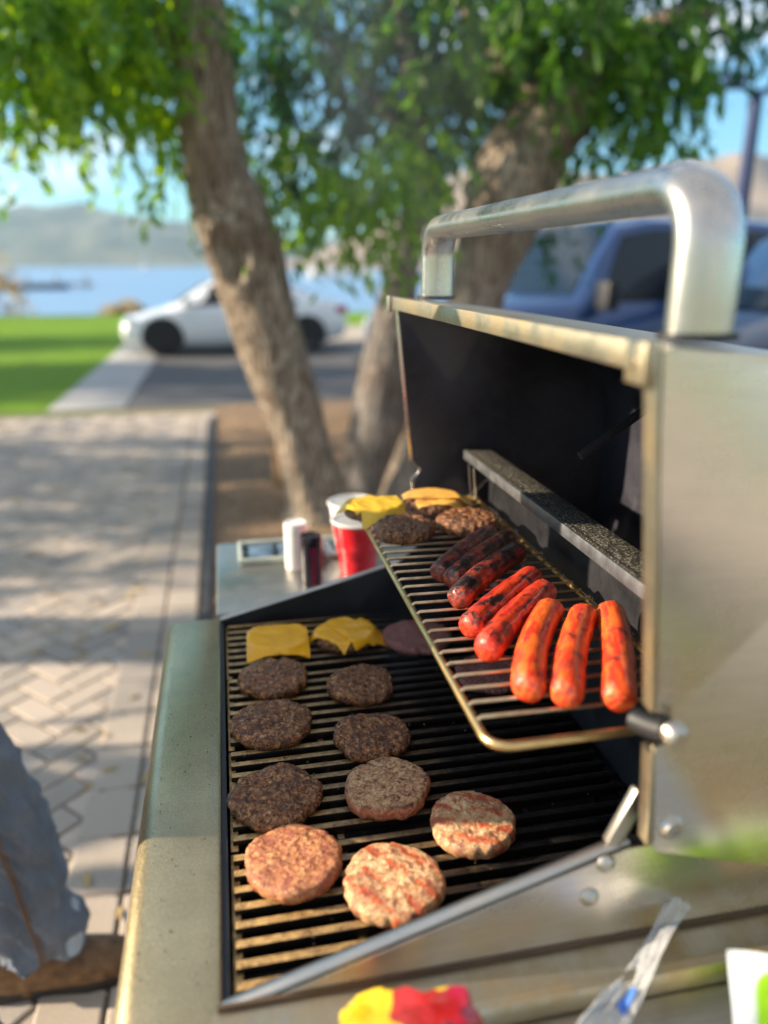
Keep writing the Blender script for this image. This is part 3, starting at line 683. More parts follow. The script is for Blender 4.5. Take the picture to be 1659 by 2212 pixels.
# ------------------------------------------------------------------ things on the shelves
def shelf_things():
    z = .8903
    # white and black shakers
    def shaker(x, y, r, h, m, lab, capm):
        t = thing('shaker', lab, 'shaker', (x, y, z))
        MB().lathe([(0, 0), (r*.94, 0), (r, .003), (r, h*.80), (r*.97, h*.805), (0, h*.805)], (0, 0, 0), 32).build('container', m, t, world=False)
        MB().lathe([(r*.97, h*.807), (r*1.02, h*.81), (r*1.02, h-.004), (r*.97, h), (r*.80, h), (r*.78, h-.002), (0, h-.002)], (0, 0, 0), 32).build('cap', capm, t, world=False)
    shaker(.130, 1.585, .0245, .106, 'white', 'tall white plastic shaker on the far side shelf', 'white')
    t = NT('dark_label_band'); w = t.coord(); xx = t.node('ShaderNodeSeparateXYZ'); t.l.new(w, xx.inputs[0])
    a = t.math('ADD', xx.outputs['X'], t.math('MULTIPLY', xx.outputs['Y'], -.6))
    t.set(color=t.ramp(t.math('MULTIPLY', t.math('ADD', a, .03), 16), [(.45, (.02, .018, .03)), (.62, (.02, .018, .03)), (.68, (.22, .02, .05)), (.8, (.20, .02, .05)), (.86, (.02, .018, .03))]), rough=.25)
    shaker(.153, 1.49, .0225, .108, t.m, 'black spice shaker with a dark red band beside the white one', 'blackp')
    def cup(x, y, m, lab):
        t = thing('plastic_cup', lab, 'cup', (x, y, z), group='plastic cups on the far shelf')
        R0, R1, h = .037, .0555, .118
        MB().lathe([(0, .003), (R0-.002, .003), (R0, 0), (R0+.0012, .001), (R0+(R1-R0)*.22+.0012, .026), (R0+(R1-R0)*.24-.0002, .028), (R0+(R1-R0)*.5+.0012, .059), (R0+(R1-R0)*.52-.0002, .061), (R1-.0005, h-.004)], (0, 0, 0), 48).build('cup_wall', m, t, world=False)
        MB().lathe([(0, .005), (R0-.004, .005), (R1-.0045, h-.004)], (0, 0, 0), 48).build('inner_wall', 'white', t, world=False)
        MB().tube([(R1*math.cos(2*math.pi*k/40), R1*math.sin(2*math.pi*k/40), h-.002) for k in range(40)], .0028, 10, loop=True).build('rim', 'white', t, world=False)
    cup(.262, 1.545, 'red', 'red plastic party cup with white rim on the far shelf')
    cup(.272, 1.672, 'white', 'white cup standing behind the red cup')
    # shallow dark tray with pale frame
    t = thing('tray', 'shallow grey tray with pale rim and dark packets on the far shelf', 'tray', (.13, 1.68, z))
    MB().span((-.118, -.055, 0), (.118, .055, .004), .001).build('tray_floor', plain('dark_glass', (.06, .08, .10), .2), t, world=False)
    mb = MB()
    for a, b in (((-.125, -.062, 0), (.125, -.053, .014)), ((-.125, .053, 0), (.125, .062, .014)), ((-.125, -.0525, 0), (-.116, .0525, .014)), ((.116, -.0525, 0), (.125, .0525, .014))): mb.span(a, b, .002)
    mb.build('tray_rim', plain('pale_green_plastic', (.42, .46, .40), .35), t, world=False)
    for k in range(3): MB().span((-.10+k*.068, -.04, .0045), (-.045+k*.068, .04, .011), .003).build('packet', plain('blue_grey_foil', (.16, .24, .34), .3, .4, .4), t, world=False)
    # small clear lid box beside the cups
    t = NT('clear_plastic'); t.set(color=(.9, .92, .92), rough=.12, trans=.85, ior=1.45)
    M['clear'] = t.m
    o = thing('lidded_box', 'small clear plastic box with dark contents between black shaker and red cup', 'box', (.176, 1.62, z))
    MB().span((-.028, -.03, 0), (.028, .03, .045), .005).build('box_body', 'clear', o, world=False)
    MB().span((-.02, -.022, .004), (.02, .022, .025), .004).build('contents', plain('brown_sauce', (.10, .045, .025), .4), o, world=False)

    # near shelf: colourful crumpled bag
    zz = .9055
    def crumple(name, c, sx, sy, h, rz, mat, label, cat, seed, amp=.012, n=46):
        mb = MB(); ca, sa = math.cos(rz), math.sin(rz); rs = []
        for i in range(n+1):
            q = i/n; hh = h*q; k = (1-.55*q**2.2); ring = []
            for j in range(64):
                a = 2*math.pi*j/64; ex = abs(math.cos(a))**.55*math.copysign(1, math.cos(a)); ey = abs(math.sin(a))**.8*math.copysign(1, math.sin(a))
                X, Y = ex*sx/2*(1-.12*q), ey*sy/2*(k if q < .97 else .12)
                d = amp*(1-3.2*abs(fn((X*1.0, Y, hh+seed), 26)))*.9+amp*.45*(1-3*abs(fn((X, Y, hh+seed), 60)))
                X += d*math.cos(a)+amp*.6*fn((0, 0, hh+seed), 30); Y += d*math.sin(a); zz_ = hh+amp*.9*fn((X, Y, seed), 26)*q
                ring.append(Vector((X*ca-Y*sa, X*sa+Y*ca, max(0, zz_))))
            rs.append(ring)
        mb.rings(rs, True, True); o = mb.build(name, mat, ang=30); o.location = c; return tag(o, label, cat)
    t = NT('printed_bag_film'); w = t.coord(); a = t.noise(w, 13, 2, .4, .4); b = t.noise(t.coord(scale=(1, 1, 1), rot=(.4, .3, .8)), 22, 2, .4, .6)
    sx_ = t.node('ShaderNodeSeparateXYZ'); t.l.new(w, sx_.inputs[0])
    e = t.math('ADD', t.math('MULTIPLY', sx_.outputs['X'], 7.), t.math('ADD', t.math('MULTIPLY', sx_.outputs['Z'], -3.), t.math('MULTIPLY', a, .9)))
    c = t.ramp(e, [(.16, (.80, .55, .01)), (.20, (.80, .55, .01)), (.22, (.45, .03, .02)), (.50, (.42, .012, .015)), (.56, (.42, .015, .06)), (.7, (.40, .06, .05))])
    t.set(color=t.mix(t.ramp(b, [(.60, 0), (.615, 1)]), c, (.88, .60, .01)), rough=.2, coat=.4, normal=t.bump(t.noise(w, 70, 4), .002))
    crumple('snack_bag', (.112, .435, zz), .100, .075, .056, R(-8), t.m, 'crumpled red and yellow plastic food bag on the near shelf', 'bag', 3, .013)
    # white bag with lime panel leaning on the shelf
    t = NT('white_lime_bag'); w = t.coord(); s = t.node('ShaderNodeSeparateXYZ'); t.l.new(w, s.inputs[0])
    ax = t.math('ABSOLUTE', t.math('SUBTRACT', s.outputs['X'], .004)); az = t.math('ABSOLUTE', t.math('SUBTRACT', s.outputs['Z'], .030))
    dd = t.math('POWER', t.math('ADD', t.math('POWER', t.math('DIVIDE', ax, .096), 5.), t.math('POWER', t.math('DIVIDE', az, .036), 5.)), .2)
    t.set(color=t.ramp(dd, [(.96, (.42, .80, .0)), (1.0, (.84, .85, .82))], 'LINEAR'), rough=.35, coat=.3, normal=t.bump(t.noise(w, 40, 3), .001))
    mb = MB()
    def sheet_pt(layer):
        def f(u, v):
            X = (u-.5)*.22; Zv = v*.080
            Yy = .5*Zv*.55+.004*fn((X, Zv, 2), 25)+.035*(u-.5)**2*(0.5+v)
            th = .030*(1-((u-.5)*2)**4)*(1-v**3)
            return Vector((X, Yy+(th if layer else 0), Zv*.93))
        return f
    mb.grid(sheet_pt(0), 40, 24); mb.grid(sheet_pt(1), 40, 24); bmesh.ops.remove_doubles(mb.bm, verts=mb.bm.verts, dist=.0004)
    o = mb.build('cheese_packet', t.m, ang=60); o.location = (.490, .378, zz); o.rotation_euler = (R(-4), 0, R(-8))
    tag(o, 'white packet with a lime green panel on the near shelf', 'packet')
    # clear zip bag lying open with a blue closure strip
    t = NT('clear_film'); w = t.coord(); n = t.noise(w, 30, 4)
    t.set(color=(.86, .88, .92), rough=.10, ior=1.4, spec=.8, alpha=.34, normal=t.bump(n, .006)); film = t.m
    root = thing('zip_bag', 'clear plastic zip bag with a blue closure curling up from the near shelf', 'bag', (.30, .40, zz))
    mb = MB()
    A, B = Vector((-.065, .0, .0)), Vector((.105, .118, .028))
    def strip(u, v):
        p = A.lerp(B, u); w_ = Vector((.5, -.8, .12)).normalized()
        return p+w_*(v-.5)*.034*(1-.5*u)+Vector((0, 0, .012+.010*math.sin(u*8+v*2)+.006*fn((u*5, v*3, 1), 2)))
    mb.grid(strip, 50, 12); mb.build('film', film, root, ang=60, world=False)
    mb = MB(); mb.tube([strip(u, .12)+Vector((0, 0, .0012)) for u in np.linspace(0, 1, 30)], .0011, 6); mb.build('zip_edge', 'clear', root, world=False)
    mb = MB(); mb.grid(lambda u, v: strip(.36+u*.12, .45+v*.3)+Vector((0, 0, .002)), 10, 5); mb.build('blue_print', plain('blue_ink', (.07, .18, .55), .35), root, world=False)
    mb = MB(); mb.grid(lambda u, v: Vector((-.10+u*.17, -.10+v*.12, .004+.008*abs(fn((u*4, v*3, 5), 1.7)))), 30, 20); mb.build('film_body', film, root, ang=60, world=False)
shelf_things()

# small stuff: burnt crumbs on the grates and lip
def crumbs():
    random.seed(11); mb = MB()
    for k in range(230):
        if k < 150: p = (random.uniform(-.01, .42), random.uniform(.55, 1.27), .9055)
        else: p = (random.uniform(-.115, -.045), random.uniform(.5, 1.28), .9105)
        q = random.uniform(.0007, .0019) if k < 150 else random.uniform(.0005, .0011)
        r = bmesh.ops.create_icosphere(mb.bm, subdivisions=1, radius=q, matrix=Matrix.Translation(p) @ Matrix.Diagonal((1, random.uniform(.5, 1.6), .6, 1)))
    tag(mb.build('food_crumbs', plain('burnt_crumb', (.06, .03, .015), .6, var=.5, scale=90)), kind='stuff')
crumbs()
def litter():
    random.seed(12); mb = MB()
    for k in range(900):
        if k < 560: x, y, z = random.uniform(-.1, 3.2), random.uniform(1.9, 8.4), .085
        else: x, y, z = random.uniform(-3, -.17), random.uniform(1.2, 8), .021
        a = random.uniform(0, 6.28); L_ = random.uniform(.02, .045); W_ = L_*random.uniform(.2, .35); u = Vector((math.cos(a), math.sin(a), random.uniform(-.2, .2))); v = Vector((-math.sin(a), math.cos(a), random.uniform(-.3, .3)))
        c = Vector((x, y, z)); vs = [mb.bm.verts.new(p) for p in (c-u*L_, c+v*W_, c+u*L_, c-v*W_+Vector((0, 0, .004)))]; mb.bm.faces.new(vs)
    tag(mb.build('fallen_leaves', plain('dry_leaf', (.42, .29, .12), .8, var=.4, scale=3), ang=None, normals=False), kind='stuff')
litter()

# ------------------------------------------------------------------ trees
def limb(mb, pts, seg=28, seed=0, sub=10, cav=None):
    # pts: (Vector, radius) – Catmull-Rom through them with bark relief
    P = [Vector(p) for p, r in pts]; RR = [r for p, r in pts]; path, rad = [], []
    for i in range(len(P)-1):
        p0, p1, p2, p3 = P[max(0, i-1)], P[i], P[i+1], P[min(len(P)-1, i+2)]
        for k in range(sub):
            t = k/sub; path.append(.5*((2*p1)+(p2-p0)*t+(2*p0-5*p1+4*p2-p3)*t*t+(3*p1-p0-3*p2+p3)*t**3)); rad.append(RR[i]*(1-t)+RR[i+1]*t)
    path.append(P[-1]); rad.append(RR[-1]); rs = []; n = len(path)
    for i in range(n):
        t = (path[min(n-1, i+1)]-path[max(0, i-1)]).normalized(); u = Vector((1, 0, 0))-t*t.x; u.normalize(); w = t.cross(u); ring = []
        for k in range(seg):
            a = 2*math.pi*k/seg; d = u*math.cos(a)+w*math.sin(a)
            q = path[i]+d*rad[i]
            f = 1+.16*fn((math.cos(a)*1.3, math.sin(a)*1.3, path[i].z*.9+seed), 1.2)+.07*fn((math.cos(a)*4, math.sin(a)*4, path[i].z*2.0+seed), 1.1)+.03*fn((q.x, q.y, q.z*.3), 30)
            if cav:
                for (z0, hz, ang, wa, dep) in cav:
                    e = ((path[i].z-z0)/hz)**2; da = (a-ang+math.pi) % (2*math.pi)-math.pi; g = math.exp(-(e+(da/wa)**2)*1.4); f -= dep*g
                    f += dep*.45*math.exp(-((math.sqrt(e+(da/wa)**2)-1.45)/.35)**2)
            ring.append(path[i]+d*rad[i]*f)
        rs.append(ring)
    mb.rings(rs, True, True)
rng = np.random.default_rng(5)
def leaves(name, blobs, mat, parent, per=1., size=1.):
    # blobs: (centre, radius, sprays); each spray is a drooping twig with alternate leaves
    V = []; Fc = []; tw = MB(); cnt = 0
    for (c, r, ns) in blobs:
        c = np.array(c)
        for _ in range(int(ns*per*.8)):
            d = rng.normal(size=3); d /= np.linalg.norm(d); p = c+d*r*rng.uniform(.25, 1)**.6*np.array([1, 1, .8])
            L = rng.uniform(.22, .5)*size; h = d.copy(); h[2] = -abs(h[2])*.5; h[:2] += rng.normal(size=2)*.5; h /= np.linalg.norm(h)
            k = rng.integers(7, 13)
            tint = 0
            for i in range(k):
                q = i/k; pos = p+h*L*q*.7+np.array([0, 0, -.45*L*q*q*1.6])
                ld = rng.normal(size=3)*.55+np.array([0, 0, -1.0])+h*.4; ld /= np.linalg.norm(ld)
                sd = np.cross(ld, rng.normal(size=3)); sd /= np.linalg.norm(sd)
                ll = rng.uniform(.07, .14)*size; ww = ll*rng.uniform(.17, .24)
                nn = np.cross(ld, sd)*ww*.5
                V += [pos, pos+ld*ll*.42+sd*ww, pos+ld*ll+nn, pos+ld*ll*.42-sd*ww]
                Fc.append((cnt, cnt+1, cnt+2, cnt+3)); cnt += 4
    V = np.array(V, 'f'); me = bpy.data.meshes.new(name); me.from_pydata(V.tolist(), [], Fc); me.materials.append(M[mat])
    o = bpy.data.objects.new(name, me); COL.objects.link(o)
    if parent: o.parent = parent; o.matrix_parent_inverse = Matrix.Translation(-parent.location)
    return o
def wp(x, y, Y): return at(x, y, Y)
def tree(label, loc, limbs, crowns, bark, group='park trees', cav=None, seed=0):
    t = thing('tree', label, 'tree', loc, group=group)
    mb = MB()
    for i, L in enumerate(limbs): limb(mb, L, 40 if i == 0 else 14, seed+i, 12 if i == 0 else 6, cav if i == 0 else None)
    o = mb.build('trunk', bark, t, ang=180)
    for nm, bl, m in crowns: leaves(nm, bl, m, t)
    return t
def mid(x0, y0, x1, y1, Y):
    a, b = wp(x0, y0, Y), wp(x1, y1, Y); return ((a+b)/2, (a-b).length/2)
Y1, Y2, Y3 = 4.6, 5.1, 4.7
T1 = [mid(595, 1135, 790, 1135, Y1), mid(622, 1080, 760, 1080, Y1), mid(605, 990, 725, 990, Y1), mid(590, 920, 705, 920, Y1), mid(530, 780, 668, 780, Y1), mid(475, 640, 632, 640, Y1), mid(438, 550, 612, 530, Y1), mid(416, 470, 580, 450, Y1), mid(402, 350, 528, 350, Y1), mid(378, 150, 500, 150, Y1), mid(350, 0, 482, 0, Y1), mid(335, -150, 450, -150, Y1), mid(350, -340, 430, -340, Y1), mid(380, -560, 420, -560, Y1)]
T2 = [mid(725, 1120, 900, 1120, Y2), mid(745, 1020, 862, 1020, Y2), mid(762, 900, 876, 900, Y2), mid(790, 760, 886, 760, Y2), mid(822, 640, 898, 640, Y2), mid(848, 550, 905, 550, Y2), mid(870, 440, 925, 440, Y2), mid(880, 300, 925, 300, Y2), mid(860, 120, 900, 120, Y2), mid(830, -60, 860, -60, Y2)]
T3 = [mid(800, 1130, 960, 1130, Y3), mid(850, 1010, 968, 1010, Y3), mid(905, 860, 1030, 860, Y3), mid(940, 760, 1065, 760, Y3), mid(975, 620, 1092, 620, Y3), mid(998, 500, 1150, 500, Y3), mid(1025, 400, 1195, 400, Y3), mid(1075, 300, 1235, 300, Y3), mid(1170, 200, 1300, 220, Y3), mid(1260, 110, 1345, 130, Y3), mid(1275, -40, 1345, -40, Y3), mid(1260, -250, 1320, -250, Y3)]
def L(*a): return [(wp(x, y, Y), r) for x, y, Y, r in a]
def B(*a): return [(wp(x, y, Y), r, n) for x, y, Y, r, n in a]
tree('leaning pale-barked tree with a dark hollow, left of the grill', (T1[0][0].x, Y1, 0),
     [T1, L((400, 130, 4.6, .07), (300, 20, 4.5, .05), (180, -60, 4.4, .035), (60, -60, 4.3, .02)), L((430, -100, 4.6, .06), (560, -200, 4.9, .05), (700, -200, 5.3, .03)),
      L((390, -60, 4.6, .05), (220, -220, 4.2, .04), (20, -300, 3.8, .025))],
     [('crown', B((60, 20, 4.2, .40, 44), (180, 80, 4.4, .36, 46), (40, 120, 4.3, .30, 30), (290, 40, 4.6, .33, 34), (300, 160, 4.8, .24, 20), (150, 140, 4.5, .20, 14), (10, 190, 4.6, .14, 7), (200, 20, 4.6, .42, 46), (330, 250, 4.9, .16, 12), (80, 220, 4.6, .10, 5), (350, 310, 5.0, .12, 7)), 'leafB'),
      ('crown', B((100, -80, 4.4, .6, 50), (320, -60, 5.0, .5, 50), (0, 40, 5.4, .45, 40), (260, 50, 5.6, .45, 44), (340, 120, 5.4, .32, 26), (370, 360, 5.2, .18, 12), (380, -260, 4.8, .8, 70), (80, -300, 4.0, .7, 60), (150, 40, 5.6, .34, 22), (-60, 170, 5, .4, 24)), 'leafA')],
     'bark', cav=[(wp(480, 545, Y1).z, .125, R(250), .34, .42)])
tree('grey-barked slender tree growing between the two pale trunks', (T2[0][0].x, Y2, 0),
     [T2, L((880, 300, Y2, .05), (780, 180, 5.3, .035), (680, 60, 5.6, .02)), L((900, 420, Y2, .04), (800, 420, 4.8, .02), (720, 440, 4.6, .01))],
     [('crown', B((600, 40, 5.6, .50, 70), (730, 0, 5.8, .5, 70), (590, 170, 5.8, .34, 36), (790, 290, 5.6, .32, 28), (610, 300, 5.6, .32, 32), (690, 390, 5.4, .24, 20), (820, 110, 5.6, .45, 56), (880, 230, 5.6, .40, 50), (550, 370, 5.6, .20, 14), (720, -160, 5.4, .8, 70), (900, 360, 5.5, .28, 26)), 'leafC'),
      ('crown', B((840, 350, 4.2, .20, 22), (740, 400, 4.3, .20, 20), (670, 430, 4.4, .15, 12), (860, 430, 4.2, .16, 14), (770, 460, 4.3, .12, 8), (900, 300, 4.1, .16, 14), (620, 280, 4.9, .12, 8), (740, 520, 4.4, .06, 2), (560, 290, 5.0, .10, 6)), 'leafB')], 'bark2', seed=20)
tree('thick-trunked tree leaning right behind the open hood', (T3[0][0].x, Y3, 0),
     [T3, L((1180, 230, Y3, .08), (1060, 100, 4.9, .06), (960, -60, 5.1, .04)), L((1300, 100, Y3, .06), (1430, 40, 4.4, .04), (1560, 20, 4.2, .02)), L((1290, -20, Y3, .06), (1180, -160, 4.4, .05), (1000, -260, 4.0, .03))],
     [('crown', B((990, 60, 4.9, .45, 70), (1060, 130, 5.2, .34, 46), (960, 200, 5.2, .40, 50), (1150, 20, 4.4, .34, 46), (1130, 140, 5.1, .24, 24), (1000, 310, 5.2, .20, 14), (1380, 30, 4.2, .30, 40), (1420, 140, 4.3, .26, 36), (1440, 220, 4.4, .17, 16), (1290, 300, 4.4, .08, 5), (1360, 230, 4.5, .15, 13), (1200, 100, 4.2, .14, 9), (1230, 0, 4.1, .24, 26)), 'leafA'),
      ('crown', B((1480, 40, 4.6, .32, 40), (1380, 290, 4.9, .12, 7), (1380, 120, 5.0, .36, 44), (1600, -60, 4.6, .34, 30), (1640, 70, 4.8, .12, 6), (1200, -120, 4.8, .7, 76), (1450, -180, 4.6, .7, 66), (900, 60, 5.6, .45, 46), (1040, -60, 5.5, .6, 60), (1450, 160, 5.0, .20, 16), (1250, 330, 5.3, .12, 7), (1180, 500, 5.0, .06, 4), (1430, 280, 4.8, .08, 4)), 'leafC')], 'bark', seed=40)
# trees standing out of frame to the left; they shade the lawn and paving
def offtree(x, y, h, r, lab, seed, dn=42):
    t = thing('tree', lab, 'tree', (x, y, 0), group='park trees')
    mb = MB(); limb(mb, [(Vector((x, y, -.05)), .26), (Vector((x+.05, y, h*.3)), .2), (Vector((x+.1, y+.1, h*.6)), .14), (Vector((x, y, h*.95)), .05)], 18, seed, 8)
    for k in range(5):
        a = k*1.3+seed; limb(mb, [(Vector((x+.05, y, h*(.4+.07*k))), .08), (Vector((x+math.cos(a)*r*.5, y+math.sin(a)*r*.5, h*(.55+.07*k))), .05), (Vector((x+math.cos(a)*r*.9, y+math.sin(a)*r*.9, h*(.62+.07*k))), .02)], 10, seed+k, 4)
    mb.build('trunk', 'bark', t, ang=180)
    bl = [((x+rng.normal()*r*.45, y+rng.normal()*r*.45, h*.72+rng.normal()*h*.14), r*.33, dn) for _ in range(16)]
    leaves('crown', bl, 'leafA', t, size=2.0)
offtree(-5.0, 4.05, 6.6, 1.2, 'broad shade tree on the lawn, out of view to the left, nearest the paving', 3, 24)
offtree(-10.5, 8.0, 4.7, 2.0, 'tall shade tree out of view at the left beyond the paving', 5)
offtree(-15.5, 13.6, 7.5, 2.0, 'round shade tree out of view at the left near the parked white car', 8)
offtree(-13.5, 18.8, 6.5, 1.9, 'slim shade tree out of view at the far left near the lake shore', 14)
offtree(-9.5, 13.2, 5.5, 1.5, 'small shade tree out of view at the left of the lawn', 11)
o = MB().tube([(.345, 5.3, 0), (.34, 5.3, .30), (.335, 5.3, .66)], [.05, .047, .045], 12).build('wooden_stake', 'wood'); pushorigin(o)
tag(o, 'short reddish wooden stake in the mulch behind the leaning trunk', 'stake')

# shrubs by the shore
def shrub(c, r, n, m, lab, mat2=None):
    t = thing('shrub', lab, 'shrub', (c[0], c[1], 0), group='shore shrubs')
    leaves('foliage', [((c[0]+rng.normal()*r[0]*.4, c[1]+rng.normal()*r[1]*.3, c[2]+rng.uniform(.1, r[2])), r[2]*.5, n) for _ in range(10)], m, t, size=1.6)
M['reed'] = mat_leaf('dry_reed', (.20, .17, .09), (.34, .28, .16), (.26, .20, .12)); 
shrub((-7.6, 27.0, 0), (1.1, 1, 1.6), 26, 'reed', 'tan dry shrub at the left edge beside the lake')
shrub((-2.6, 27.5, -.1), (1.9, .8, .5), 30, 'reed', 'low reddish-brown reeds on the shore left of the white car')
shrub((-7.8, 25.6, 0), (.6, .5, .5), 16, 'leafB', 'small green bush in front of the tan shore shrub')

# ------------------------------------------------------------------ vehicles
def carbody(name, label, cat, loc, rz, paint, st, glassrows, wheels, wr, width, rear_lights, extra=None, scale=1.):
    root = thing(name, label, cat, loc, rz); root.scale = (scale,)*3
    # st: (x, zbottom, zbelt, ztop, halfwidth, roof halfwidth)
    mb = MB(); rings = []
    for (x, zb, zl, zt, w, rw) in st:
        h = [(0, zb), (w*.86, zb), (w*.97, zb+.08), (w, zb+(zl-zb)*.45), (w*.985, zl-.06), (w*.95, zl), (rw+(w*.95-rw)*.12, zt-.05), (rw*.9, zt-.01), (0, zt)]
        rings.append([Vector((x, y, z)) for y, z in h]+[Vector((x, -y, z)) for y, z in h[-2:0:-1]])
    mb.rings(rings, True, True)
    body = mb.build('body', paint, root, ang=50, world=False)
    glass = NT('tinted_glass_'+name); glass.set(color=(.02, .03, .04), rough=.05, spec=.8, coat=.5); glass = glass.m
    def interp(x):
        for a, b in zip(st, st[1:]):
            lo, hi = sorted((a[0], b[0]))
            if lo-1e-6 <= x <= hi+1e-6:
                t = (x-a[0])/(b[0]-a[0]); return [a[i]+(b[i]-a[i])*t for i in range(6)]
    for sgn in (1, -1):
        for (x0, x1, x2, x3) in glassrows['side']:     # bottom front/back, top front/back
            mb = MB()
            def pt(x, v, off=.012):
                _, zb, zl, zt, w, rw = interp(x); z0, z1 = zl, zt-.05; y0, y1 = w*.95, rw+(w*.95-rw)*.12
                return Vector((x, sgn*(y0+(y1-y0)*v+off), z0+(z1-z0)*v))
            def g(u, v, layer=0):
                xb = x0+(x1-x0)*u; xt = x2+(x3-x2)*u; xx = xb+(xt-xb)*v; return pt(xx, .06+v*.84)
            mb.grid(g, 8, 4); bmesh.ops.solidify(mb.bm, geom=mb.bm.faces[:], thickness=.006)
            mb.build('window', glass, root, ang=40, world=False)
        for x, in [(q,) for q in wheels]:
            mb = MB(); mb.lathe([(0, -.01), (wr*1.16, -.01), (wr*1.16, .014), (0, .014)], (x, sgn*width*.985, wr*1.02), 36, 'Y')
            bmesh.ops.bisect_plane(mb.bm, geom=mb.bm.verts[:]+mb.bm.edges[:]+mb.bm.faces[:], plane_co=(0, 0, .2), plane_no=(0, 0, -1), clear_outer=True)
            mb.build('wheel_arch', 'rubber', root, world=False)
            wh = MB().lathe([(wr*.62, -.1), (wr*.95, -.1), (wr, -.06), (wr, .06), (wr*.95, .1), (wr*.62, .1)], (x, sgn*(width-.085), wr), 36, 'Y', True).build('wheel', 'rubber', root, world=False)
            mb = MB(); mb.lathe([(0, sgn*.06), (wr*.16, sgn*.07), (wr*.2, sgn*.05)], (x, sgn*(width-.085), wr), 20, 'Y')
            for k in range(10):
                a = k*math.pi/5; mb.box((x+math.cos(a)*wr*.36, sgn*(width-.03), wr+math.sin(a)*wr*.36), (wr*.56, .02, .035), .004, Matrix.Rotation(-a, 4, 'Y'))
            mb.lathe([(wr*.58, -.05*sgn), (wr*.66, .075*sgn), (wr*.60, .08*sgn), (wr*.56, .03*sgn)], (x, sgn*(width-.085), wr), 30, 'Y')
            rim = mb.build('rim', plain('rim_grey_'+name, (.10, .10, .11), .35, .8), None); part_of(rim, wh)
    for nm, pts in glassrows['ends']:
        mb = MB(); mb.grid(lambda u, v: Vector(pts[0]).lerp(Vector(pts[1]), u).lerp(Vector(pts[3]).lerp(Vector(pts[2]), u), v), 6, 6)
        bmesh.ops.solidify(mb.bm, geom=mb.bm.faces[:], thickness=.008)
        mb.build(nm, glass, root, world=False)
    for nm, a, b, m in (extra or []):
        MB().span(a, b, .02).build(nm, m, root, world=False)
    return root
pw = NT('white_car_paint'); pw.set(color=(.78, .80, .82), rough=.25, coat=1.)
pb = NT('blue_truck_paint'); pb.set(color=(.02, .065, .20), rough=.3, coat=1., metal=.3)
pd = NT('dark_blue_paint'); pd.set(color=(.012, .03, .09), rough=.3, coat=1.)
lampg = plain('headlight_glass', (.75, .76, .78), .12, .2); redg = plain('tail_lamp_red', (.45, .01, .015), .2)
# x forward; (x, zbottom, zbelt, ztop, halfwidth, roofhalf)
sed = [(2.12, .34, .50, .60, .62, .52), (2.05, .24, .60, .68, .80, .62), (1.75, .20, .70, .76, .89, .66), (1.35, .18, .80, .86, .90, .68), (1.10, .18, .86, .95, .90, .70), (.78, .18, .89, 1.16, .90, .64), (.40, .18, .90, 1.38, .90, .60), (-.15, .18, .90, 1.45, .90, .60), (-.45, .18, .90, 1.40, .90, .60), (-.85, .18, .91, 1.37, .90, .58), (-1.3, .2, .93, 1.20, .90, .60), (-1.7, .22, .95, 1.04, .89, .64), (-2.05, .28, .90, .98, .82, .60), (-2.16, .36, .70, .80, .70, .5)]
c = wp(490, 768, 14.3)
sedan = carbody('white_sedan', 'white four-door sedan parked across the drive behind the leaning trunk', 'car', (.22, 14.9, 0), R(184), pw.m, sed,
    {'side': [(.92, -.16, .46, -.18), (-.24, -1.2, -.24, -.95)], 'ends': [('windscreen', [(1.11, .60, .95), (1.11, -.60, .95), (.42, -.52, 1.385), (.42, .52, 1.385)]), ('rear_window', [(-1.62, -.55, 1.075), (-1.62, .55, 1.075), (-.88, .5, 1.385), (-.88, -.5, 1.385)])]},
    (1.38, -1.33), .335, .90, None,
    [('headlight', (1.86, .60, .60), (2.02, .86, .70), lampg), ('headlight', (1.86, -.86, .60), (2.02, -.60, .70), lampg), ('tail_light', (-2.16, .50, .74), (-1.92, .84, .88), redg), ('tail_light', (-2.16, -.84, .74), (-1.92, -.50, .88), redg),
     ('wing_mirror', (.82, .90, .90), (.98, 1.10, 1.07), pw.m), ('wing_mirror', (.82, -1.10, .90), (.98, -.90, 1.07), pw.m), ('door_handle', (-.22, .895, .74), (-.06, .925, .77), pw.m), ('grille', (2.06, -.40, .38), (2.14, .40, .56), M['rubber'])], scale=.93)
trk = [(2.35, .55, .95, 1.05, .85, .7), (2.27, .45, 1.05, 1.15, .98, .8), (2.0, .42, 1.12, 1.22, 1.0, .82), (.92, .42, 1.16, 1.27, 1.0, .86), (.80, .42, 1.18, 1.50, 1.0, .84), (.56, .42, 1.18, 1.88, 1.0, .82), (.2, .42, 1.18, 1.95, 1.0, .82), (-.8, .42, 1.18, 1.95, 1.0, .82), (-1.5, .42, 1.18, 1.90, 1.0, .82), (-1.62, .42, 1.18, 1.24, 1.0, .9), (-2.6, .42, 1.18, 1.24, 1.0, .9), (-2.95, .5, 1.16, 1.2, .98, .88)]
